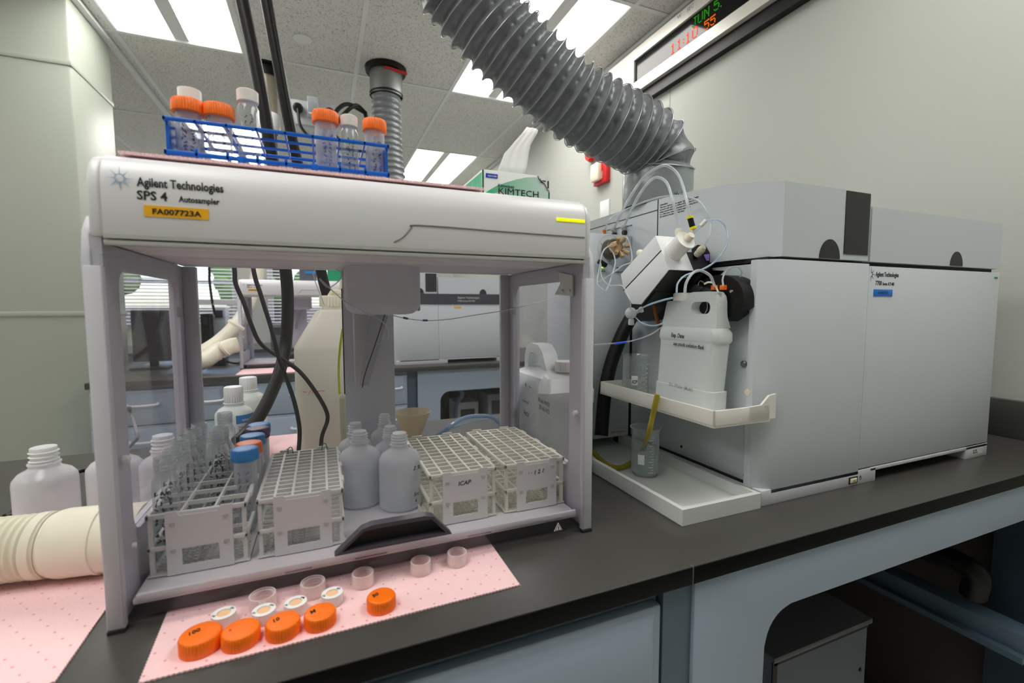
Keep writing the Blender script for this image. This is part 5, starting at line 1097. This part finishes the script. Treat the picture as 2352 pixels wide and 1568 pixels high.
def roof_tube(px_, cap_py, label, kind, word=None, ink=None, r=None, wpx=68):
    y = .662; p = AY(px_, cap_py, y); t = thing('capped_tube', label, 'tube', (p.x, y, ZR+.0030), 'tubes standing in the blue rack'); h = p.z-(ZR+.0030); r = r or wpx/2/FPX*dep((p.x, y, p.z))
    if kind == 'orange':
        rb_ = r*.80
        MB().lathe((0, 0, 0), [(.0005, 0), (.004, .001), (rb_-.001, .014), (rb_, .016), (rb_, h-.012), (rb_-.0010, h-.012), (rb_-.0010, .017)], seg=30).out('body', M_TUBEPP, t, local=True)
        MB().lathe((0, 0, 0), [(.0005, .002), (rb_-.002, .015), (rb_-.0014, .018), (rb_-.0014, h*.52), (.0005, h*.52)], seg=26).out('liquid', clear('clear liquid', tint=(248, 250, 252), dens=.06, edge=.4, body=(226, 232, 238), gloss=.5), t, local=True)
        cap_lathe(MB(), (0, 0, h-.0155), r, .0155, 40).out('cap', M_ORANGE, t, local=True)
    else:
        MB().lathe((0, 0, 0), [(.0005, .001), (r-.001, .0), (r, .002), (r, h-.022), (r-.002, h-.018), (r-.004, h-.014), (r-.004, h-.008)], seg=30).out('body', M_GLASS, t, local=True)
        MB().lathe((0, 0, 0), [(.0005, .002), (r-.0012, .002), (r-.0012, h*.42), (.0005, h*.42)], seg=26).out('liquid', clear('clear liquid', dens=.12, edge=.45), t, local=True)
        MB().lathe((0, 0, h-.0140), [(.0001, 0), (r-.0012, 0), (r-.0005, .0005), (r-.0003, .013), (r-.0015, .014), (.0001, .014)], seg=36).out('cap', mat('off white cap', (226, 224, 218), .45), t, local=True)
    b = MB(); rr = r*.80 if kind == 'orange' else r
    for a in (-1.75, -1.15): scribble(b, rr, .012, h-.03, 8, a, .00035)
    b.out('handwriting', ink or M_INK, t, local=True)
    return t
M_BINK = mat('blue ink', (30, 60, 190), .5)
roof_tube(432, 232, 'orange capped tube at the left end of the blue rack', 'orange', wpx=68)
roof_tube(502, 243, 'orange capped tube second from the left in the blue rack', 'orange', wpx=64)
roof_tube(568, 210, 'tall white capped glass vial in the blue rack left of the black tubes', 'vial', wpx=46)
roof_tube(747, 258, 'orange capped tube with blue handwriting right of the black tubes', 'orange', ink=M_BINK, wpx=58)
roof_tube(801, 268, 'short white capped glass vial between the two rightmost orange caps of the blue rack', 'vial', wpx=39)
roof_tube(860, 277, 'orange capped tube at the right end of the blue rack', 'orange', wpx=53)
y2 = .710; p = AY(435, 208, y2); t = thing('capped_tube', 'white capped vial half hidden behind the leftmost orange cap of the blue rack', 'vial', (p.x, y2, ZR+.003), 'tubes standing in the blue rack')
h = p.z-ZR-.003; r = .0118; MB().lathe((0, 0, 0), [(.0005, .001), (r, .001), (r, h-.022), (r-.004, h-.014)], seg=24).out('body', M_GLASS, t, local=True); MB().lathe((0, 0, h-.014), [(.0001, 0), (r+.001, 0), (r+.001, .014), (.0001, .014)], seg=30, ).out('cap', M_PTFE, t, local=True)
# ---- tissue box
TY = .74; a = AY(1108, 392, TY); b_ = AY(1262, 404, TY); zt_ = (a.z+b_.z)/2+.0006; X0, X1 = a.x, b_.x; zb_ = .5082; yb_ = TY+.115
tb_ = thing('tissue_box', 'green and white box of laboratory wipes on the right end of the sampler roof', 'box', ((X0+X1)/2, TY, zb_))
M_BOXW = mat('pale printed card', (220, 226, 222), .5)
def swoosh_mat():
    m = mat('green swoosh print', (90, 185, 150), .5); nt = m.node_tree; b = nt.nodes['Principled BSDF']; N = nt.nodes; K = nt.links
    tc = N.new('ShaderNodeTexCoord'); sp = N.new('ShaderNodeSeparateXYZ'); K.new(tc.outputs['Object'], sp.inputs[0])
    mr = N.new('ShaderNodeMapRange'); mr.inputs[1].default_value = -.06; mr.inputs[2].default_value = .06; K.new(sp.outputs[0], mr.inputs[0])
    r = N.new('ShaderNodeValToRGB'); r.color_ramp.elements[0].color = lin((0, 160, 112)); r.color_ramp.elements[1].color = lin((196, 218, 206)); K.new(mr.outputs[0], r.inputs[0]); K.new(r.outputs[0], b.inputs['Base Color']); return m
M_SW = swoosh_mat(); M_DG = mat('deep green print', (0, 92, 60), .5)
MB().box(X0, X1, TY, yb_, zb_, zt_, bev=.0006).out('carton', M_BOXW, tb_)
def bp_(u, v): return (X0+(X1-X0)*u, TY-.0004, zb_+(zt_-zb_)*v)
zz = [(0, .30), (.10, .48), (.25, .66), (.45, .82), (.62, .93), (.78, .97), (.82, .97), (.86, .78), (.92, .62), (1, .50), (1, .12), (.86, .12), (.50, .25), (.30, .50), (.18, .38), (.10, .22), (.05, .05), (0, .05)]
MB().prism([bp_(u, v) for u, v in [(0, .36), (.08, .48), (.2, .62), (.35, .74), (.5, .84), (.65, .92), (.82, .96), (.85, .80), (.90, .68), (.95, .62), (1, .60), (1, .22), (.78, .24), (.55, .30), (.38, .42), (.26, .50), (.16, .42), (.09, .26), (.05, .02), (0, .02)]], (0, .0003, 0)).out('green_swoosh', M_SW, tb_)
MB().box(X0-.0004, X0+.0022, TY-.0005, TY+.0006, zb_, zt_-.0008).box(X1-.0022, X1+.0003, TY-.0006, TY+.001, zb_, zb_+(zt_-zb_)*.60).box(X1-.020, X1, TY-.0006, TY, zb_+(zt_-zb_)*.14, zb_+(zt_-zb_)*.24).out('green_edges', M_DG, tb_)
zK = AY(1143, 445, TY).z; wK = (X1-X0)
text('KIMTECH', (X0+wK*.215, TY-.0010, zK), RX, UZ, .0150, M_INK, tb_, width=wK*.60)
text('Kimwipes', (X0+wK*.215, TY-.0010, AY(1143, 429, TY).z), RX, UZ, .0080, M_INK, tb_, width=wK*.235)
kb = MB().box(X0+wK*.212, X0+wK*.82, TY-.0010, TY-.0004, zK-.0062, zK-.0022).out('black_bar', M_INK, tb_)
text('SCIENCE', (X0+wK*.54, TY-.0012, zK-.0060), RX, UZ, .0050, M_PTFE, kb, width=wK*.15); text('BRAND', (X0+wK*.71, TY-.0012, zK-.0058), RX, UZ, .0040, M_PTFE, kb, width=wK*.09)
kc = MB().box(X0+wK*.045, X0+wK*.215, TY-.0010, TY-.0004, zt_-.0130, zt_-.0060, bev=.0002).out('blue_badge', mat('deep blue print', (20, 60, 170), .5), tb_)
text('Kimberly-Clark', (X0+wK*.075, TY-.0012, zt_-.0112), RX, UZ, .0038, M_PTFE, kc, width=wK*.125)
MB().prism([bp_(u, v) for u, v in [(.81, 1), (1, 1), (1, .62), (.965, .66), (.94, .74), (.92, .80), (.885, .84), (.84, .90)]], (0, -.0005, 0)).out('corner_flash', M_BOXW, tb_)
MB().tube([Vector(bp_(u, v))+Vector((0, -.0008, 0)) for u, v in [(.815, .99), (.84, .90), (.885, .84), (.92, .80), (.94, .74), (.965, .66), (.995, .62)]], .0005, 5).out('flash_outline', M_INK, tb_)
text('1', (X1-.0075, TY-.0012, zt_-.0200), RX, UZ, .0175, M_INK, tb_, bold=.0004); text('A\nNUMBER\nONE', (X1-.0190, TY-.0012, zt_-.0065), RX, UZ, .0030, M_INK, tb_)
MB().box(X0-.0005, X0+.0001, TY+.004, yb_-.004, zb_+.004, zt_-.004).out('side_print', mat('side green print', (60, 170, 130), .5, noise=.35, nscale=60), tb_)
text('Kimtech', (X0-.0007, yb_-.015, zb_+.016), (0, -1, 0), UZ, .018, M_BOXW, tb_, width=.07)
def sil(px, py): return AY(px, py, TY+.055)
Ls = [(1141, 396), (1150, 375), (1160, 350), (1170, 340), (1185, 322), (1200, 306), (1212, 290)]; Rs = [(1203, 402), (1208, 385), (1213, 352), (1217, 334), (1226, 318), (1232, 308), (1235, 300)]
rows = []
for k, (l, r) in enumerate(zip(Ls, Rs)):
    A, C = sil(*l), sil(*r); rows.append([A.lerp(C, u)+Vector((0, .004*math.sin(u*4+k*.3)+.0008*math.sin(u*19+k*.4), 0)) for u in [i/14 for i in range(15)]])
ts = MB().loft(rows); tso = ts.out('pulled_tissue', mat('white tissue', (232, 234, 232), .8, sss=.2), tb_, fix=True, angle=80)
md = tso.modifiers.new('thick', 'SOLIDIFY'); md.thickness = .0006
# ---- carboys, bottles and tubes behind the sampler
t = thing('carboy', 'tall cream carboy with sloping shoulder standing behind the sampler column', 'jug', (.03, 1.15, .0022)); W0, W1_ = -.058, .13
M_CARB = clear('cream carboy plastic', tint=(248, 246, 238), dens=.88, edge=.97, rough=.3, body=(240, 238, 226), gloss=.6)
def rr_(x0, x1, y0, y1, z, r=.02, n=5):
    P = []
    for cx, cy, a0 in ((x1-r, y1-r, 0), (x0+r, y1-r, 90), (x0+r, y0+r, 180), (x1-r, y0+r, 270)):
        for k in range(n+1): a = math.radians(a0+90*k/n); P.append((cx+r*math.cos(a), cy+r*math.sin(a), z))
    return P
zs, zt1 = AY(680, 795, 1.12).z, AY(727, 715, 1.12).z; xn0, xn1 = AY(735, 690, 1.12).x, AY(735, 690, 1.12).x+.062
MB().loft([rr_(W0, W1_, 1.08, 1.28, .0025), rr_(W0, W1_, 1.08, 1.28, zs-.01), rr_(W0+.001, W1_, 1.082, 1.278, zs), rr_(xn0-.010, W1_-.02, 1.11, 1.25, zt1, .018), rr_(xn0+.004, xn1-.004, 1.13, 1.19, zt1+.004, .018), rr_(xn0+.004, xn1-.004, 1.13, 1.19, zt1+.012, .018)], True, True).out('body', M_CARB, t, angle=25)
cap_lathe(MB(), ((xn0+xn1)/2, 1.16, zt1+.010), (xn1-xn0)/2+.002, .026, 30).out('cap', M_NAT, t)
MB().tube([((xn0+xn1)/2-.01, 1.16, zt1+.034), ((xn0+xn1)/2+.0, 1.155, zt1+.046), ((xn0+xn1)/2+.02, 1.15, zt1+.040)], .006, 8).tube([((xn0+xn1)/2+.012, 1.16, zt1+.034), ((xn0+xn1)/2+.016, 1.155, zt1+.075)], .003, 8, sub=False).out('cap_fitting', M_NAT, t)
text('~ /\\ ~~', AY(692, 905, 1.078), RX, (0.1, 0, 1), .016, mat('orange marker', (220, 90, 60), .6), t, name='marker_scribble', shear=.3)
t = thing('carboy', 'white carboy with HNO3 handwriting standing right of the sampler', 'jug', (.45, .88, .0005)); M_CARB2 = clear('white carboy plastic', tint=(246, 250, 248), dens=.84, edge=.96, rough=.25, body=(238, 244, 242), gloss=.7)
MB().loft([rr_(.402, .500, .80, .975, .0008, .02), rr_(.390, .512, .792, .985, .012, .022), rr_(.388, .5135, .79, .987, .02, .022), rr_(.388, .5135, .79, .987, .150, .022), rr_(.386, .5145, .788, .989, .154, .022), rr_(.386, .5145, .788, .989, .178, .022), rr_(.390, .511, .793, .985, .186, .022), rr_(.402, .500, .81, .975, .203, .02), rr_(.425, .478, .86, .955, .213, .018)], True, True).out('body', M_CARB2, t, angle=30)
MB().ring([(.435, y, z) for y, z in ((.978, .190), (.976, .235), (.966, .258), (.945, .266), (.905, .264), (.885, .250), (.868, .222), (.855, .200))], [(.435, y, z) for y, z in ((.958, .205), (.958, .228), (.952, .240), (.940, .245), (.912, .244), (.900, .236), (.890, .220), (.885, .208))], (.034, 0, 0)).out('handle', M_CARB2, t)
cap_lathe(MB(), (.470, .845, .212), .022, .022, 28).out('cap', M_PTFE, t)
for s, px, py, w_ in (('HNO3', 1200, 920, .030), ('HCl', 1203, 950, .026), ('80 mls HNO3', 1236, 920, .050), ('20 mls HCl', 1238, 937, .045), ('a  --', 1206, 885, .03)):
    p = AX(px, py, .3878); text(s, (.3872, p.y, p.z), (0, -1, -.06), UZ, .012, mat('grey ink', (70, 74, 78), .6), t, name='handwriting', width=w_, shear=.2, bold=.0001)
gW = 'white lab bottles behind the sampler'
b1 = bottle((-.186, 1.17, .0005), .038, .172, 'white bottle with a blue headed label behind the left rack', m=M_CARB2, group=gW, neck=.42, nh=.036, capm=mat('frosted white cap', (226, 230, 230), .45))
b2 = bottle((-.168, 1.255, .0005), .038, .180, 'white bottle standing behind the labelled one', m=M_CARB2, group=gW, neck=.42, nh=.030, capm=mat('frosted white cap', (226, 230, 230), .45))
lbm = MB(); cx_, cy_ = -.186, 1.17
def wraplab(mb, z0, z1, a0, a1, rr):
    n = 8; mb.loft([[(cx_+rr*math.cos(a), cy_+rr*math.sin(a), z) for a in [a0+(a1-a0)*k/n for k in range(n+1)]] for z in (z0, z1)])
wraplab(lbm, .04, .095, -1.35, -.2, .0384); lbo = lbm.out('paper_label', mat('white label', (224, 226, 228), .5), b1)
lbm = MB(); wraplab(lbm, .095, .113, -1.35, -.2, .0386); lbb = lbm.out('blue_header', mat('label blue', (30, 130, 200), .5), b1)
a = -1.0; rt = Vector((-math.sin(a), math.cos(a), 0)); o = Vector((cx_+.0392*math.cos(a), cy_+.0392*math.sin(a), 0))
text('Agilent Tech', o+Vector((0, 0, .100))-rt*.003, rt, UZ, .0075, M_PTFE, lbb, shear=.2, width=.026)
text('Tuning solution\nfor ICP-MS\n10 ug/L Ce Co\nLi Mg Tl Y\nmatrix 2% HNO3', o+Vector((0, 0, .086))-rt*.010, rt, UZ, .0060, M_INK, lbo, width=.030)
fn = AY(948, 948, 1.0)
tag(MB().lathe((fn.x, 1.0, .001), [(.0001, 0), (.020, 0), (.020, .004), (.010, .012), (.012, .050), (.022, .075), (.034, fn.z-.012), (.0365, fn.z-.004), (.0395, fn.z+.001), (.0375, fn.z+.003), (.033, fn.z-.010), (.020, .076)], seg=40).out('funnel', clear('cream funnel plastic', tint=(245, 238, 224), dens=.5, edge=.85, body=(228, 216, 190), rough=.3)), 'cream translucent funnel standing behind the sampler racks', 'funnel')
cn_ = AY(806, 985, 1.0)
tag(MB().lathe((cn_.x, 1.0, .0005), [(.0001, 0), (.020, 0), (.021, .004), (.021, AY(806, 912, 1.0).z), (.017, AY(806, 912, 1.0).z+.004), (.0001, AY(806, 912, 1.0).z+.004)], seg=30).out('waste_canister', clear('pale yellow plastic', tint=(240, 240, 220), dens=.75, edge=.95, body=(214, 216, 190), rough=.3)), 'pale yellowish cylinder standing behind the five small bottles', 'canister')
cable('blue_tube', 'blue translucent tube curving over the bench behind the empty racks', [AZ(1000, 1000, .02), AY(1025, 985, 1.02), AY(1060, 962, 1.06), AY(1095, 955, 1.10), AY(1130, 958, 1.16), AY(1150, 975, 1.24)], .0052, clear('blue tubing', dens=.55, edge=.85, body=(150, 180, 216)))
cable('thin_blue_tube', 'thin pale blue tube lying beside the thicker blue one', [AZ(1005, 1003, .01), AY(1040, 983, 1.04), AY(1075, 970, 1.08), AY(1120, 962, 1.16)], .0026, clear('pale blue tubing', dens=.4, edge=.75, body=(190, 214, 236)))
# black tubes and cables hanging from the ceiling behind the sampler
gB = 'black tubes and cables hanging behind the sampler'
def hang(l, px, r, y, m=M_BLACK, nm='black_tube', zt=ZC-.001):
    P = [AY(x, y_, (y if not isinstance(y, (list, tuple)) else y[k])) for k, (x, y_) in enumerate(px)]
    d = (P[0]-P[1]); P = [P[0]+d.normalized()*((zt-P[0].z)/max(.2, d.normalized().z))*1.0]+P if P[0].z > .9 else P
    return tag(MB().tube(P, r, 16, 10).out(nm, m), l, 'tube', gB)
hang('left one of the two thick black tubes hanging from the ceiling behind the blue rack', [(556, 0), (580, 110), (605, 240), (628, 385), (655, 610), (661, 700), (656, 790), (640, 860), (610, 930), (575, 985), (545, 1015)], .0135, [1.22]*7+[1.18, 1.12, 1.08, 1.05])
hang('right one of the two thick black tubes hanging from the ceiling behind the blue rack', [(612, 0), (636, 130), (660, 260), (686, 385), (735, 612), (752, 680), (775, 760)], .0135, 1.32)
M_CBL = mat('dark grey cable', (34, 34, 36), .45)
hang('left thin black cable curving down inside the sampler view', [(510, 420), (537, 606), (541, 650), (560, 695), (577, 745), (600, 790), (650, 825), (690, 855), (725, 900), (748, 940), (752, 965), (740, 1000), (737, 1030)], .0042, 1.06, M_CBL, 'black_cable')
hang('right thin black cable curving down inside the sampler view', [(560, 420), (580, 606), (600, 680), (622, 750), (640, 820), (662, 880), (678, 930), (688, 985), (686, 1035)], .0042, 1.04, M_CBL, 'black_cable')
cable('grey_cord', 'thin grey cord hooked near the floor behind the left side window', [AY(293, 945, 1.5), AY(297, 935, 1.5), AY(303, 955, 1.5), AY(316, 1000, 1.42), AY(308, 1015, 1.42), AY(293, 1030, 1.42)], .004, mat('grey cord', (120, 124, 126), .4), 'cable')
# ---- cream hose of the back bench and grey box etc
hy = 2.93
eh = thing('exhaust_hose', 'cream exhaust hose bent in a loop on the back bench left of the second autosampler', 'hose', (-.75, hy, .01))
eP = [AY(598, 560, 3.5), AY(590, 640, 3.48), AY(572, 700, 3.42), AY(545, 745, 3.2), AY(505, 785, 3.05), AY(455, 818, 2.98), AY(447, 832, 2.90), AY(470, 828, 2.88), AY(500, 806, 2.92), AY(522, 798, 2.95), AY(533, 794, 2.97), AY(545, 792, 2.98)]
MB().tube(eP, .043, 20, 8).out('hose', M_CREAM, eh)
for a_, c_ in (((492, 812), (497, 809)), ((512, 802), (517, 799)), ((541, 748), (544, 744))): MB().tube([AY(a_[0], a_[1], 2.92), AY(c_[0], c_[1], 2.92)], .046, 20, sub=False).out('hose_ring', M_CREAM, eh)
bb = thing('adapter_box', 'dark grey power adapter on the back bench under the cream hose', 'adapter', (-.66, 3.15, 0)); a, b_ = AY(470, 832, 3.2), AY(518, 846, 3.2)
B(a.x, b_.x, 3.2, 3.32, .001, .05, bev=.006).out('case', M_DARK, bb); MB().tube([(b_.x-.002, 3.25, .02), (b_.x+.05, 3.22, .01), (b_.x+.07, 3.30, .008), (b_.x+.08, 3.36, .008)], .007, 8).out('cord', M_BLACK, bb)
# green-white wipes box and dark notebook on the roof of the second sampler
S2X, S2Y = s2.location.x+.2206-.0, s2.location.y
zR2 = .5082
a, b_ = AY(752, 616, S2Y+.1), AY(783, 642, S2Y+.1)
t = thing('tissue_box', 'green box of wipes on the roof of the second autosampler', 'box', ((a.x+b_.x)/2, S2Y+.1, zR2)); B(a.x, b_.x+.03, S2Y+.1, S2Y+.21, zR2, zR2+.085).out('carton', mat('green card', (10, 150, 105), .5, noise=.2, nscale=25), t)
t = thing('storage_box', 'dark box with a blue mark on the roof of the second autosampler', 'box', ((a.x+b_.x)/2-.2, S2Y+.1, zR2)); a, b_ = AY(687, 612, S2Y+.12), AY(727, 640, S2Y+.12)
B(a.x, b_.x, S2Y+.12, S2Y+.25, zR2, zR2+.11).out('box_body', mat('dark grey box', (84, 86, 96), .5), t); B(a.x+.03, a.x+.10, S2Y+.118, S2Y+.1205, zR2+.045, zR2+.062).out('blue_mark', mat('label blue', (30, 130, 200), .5), t)
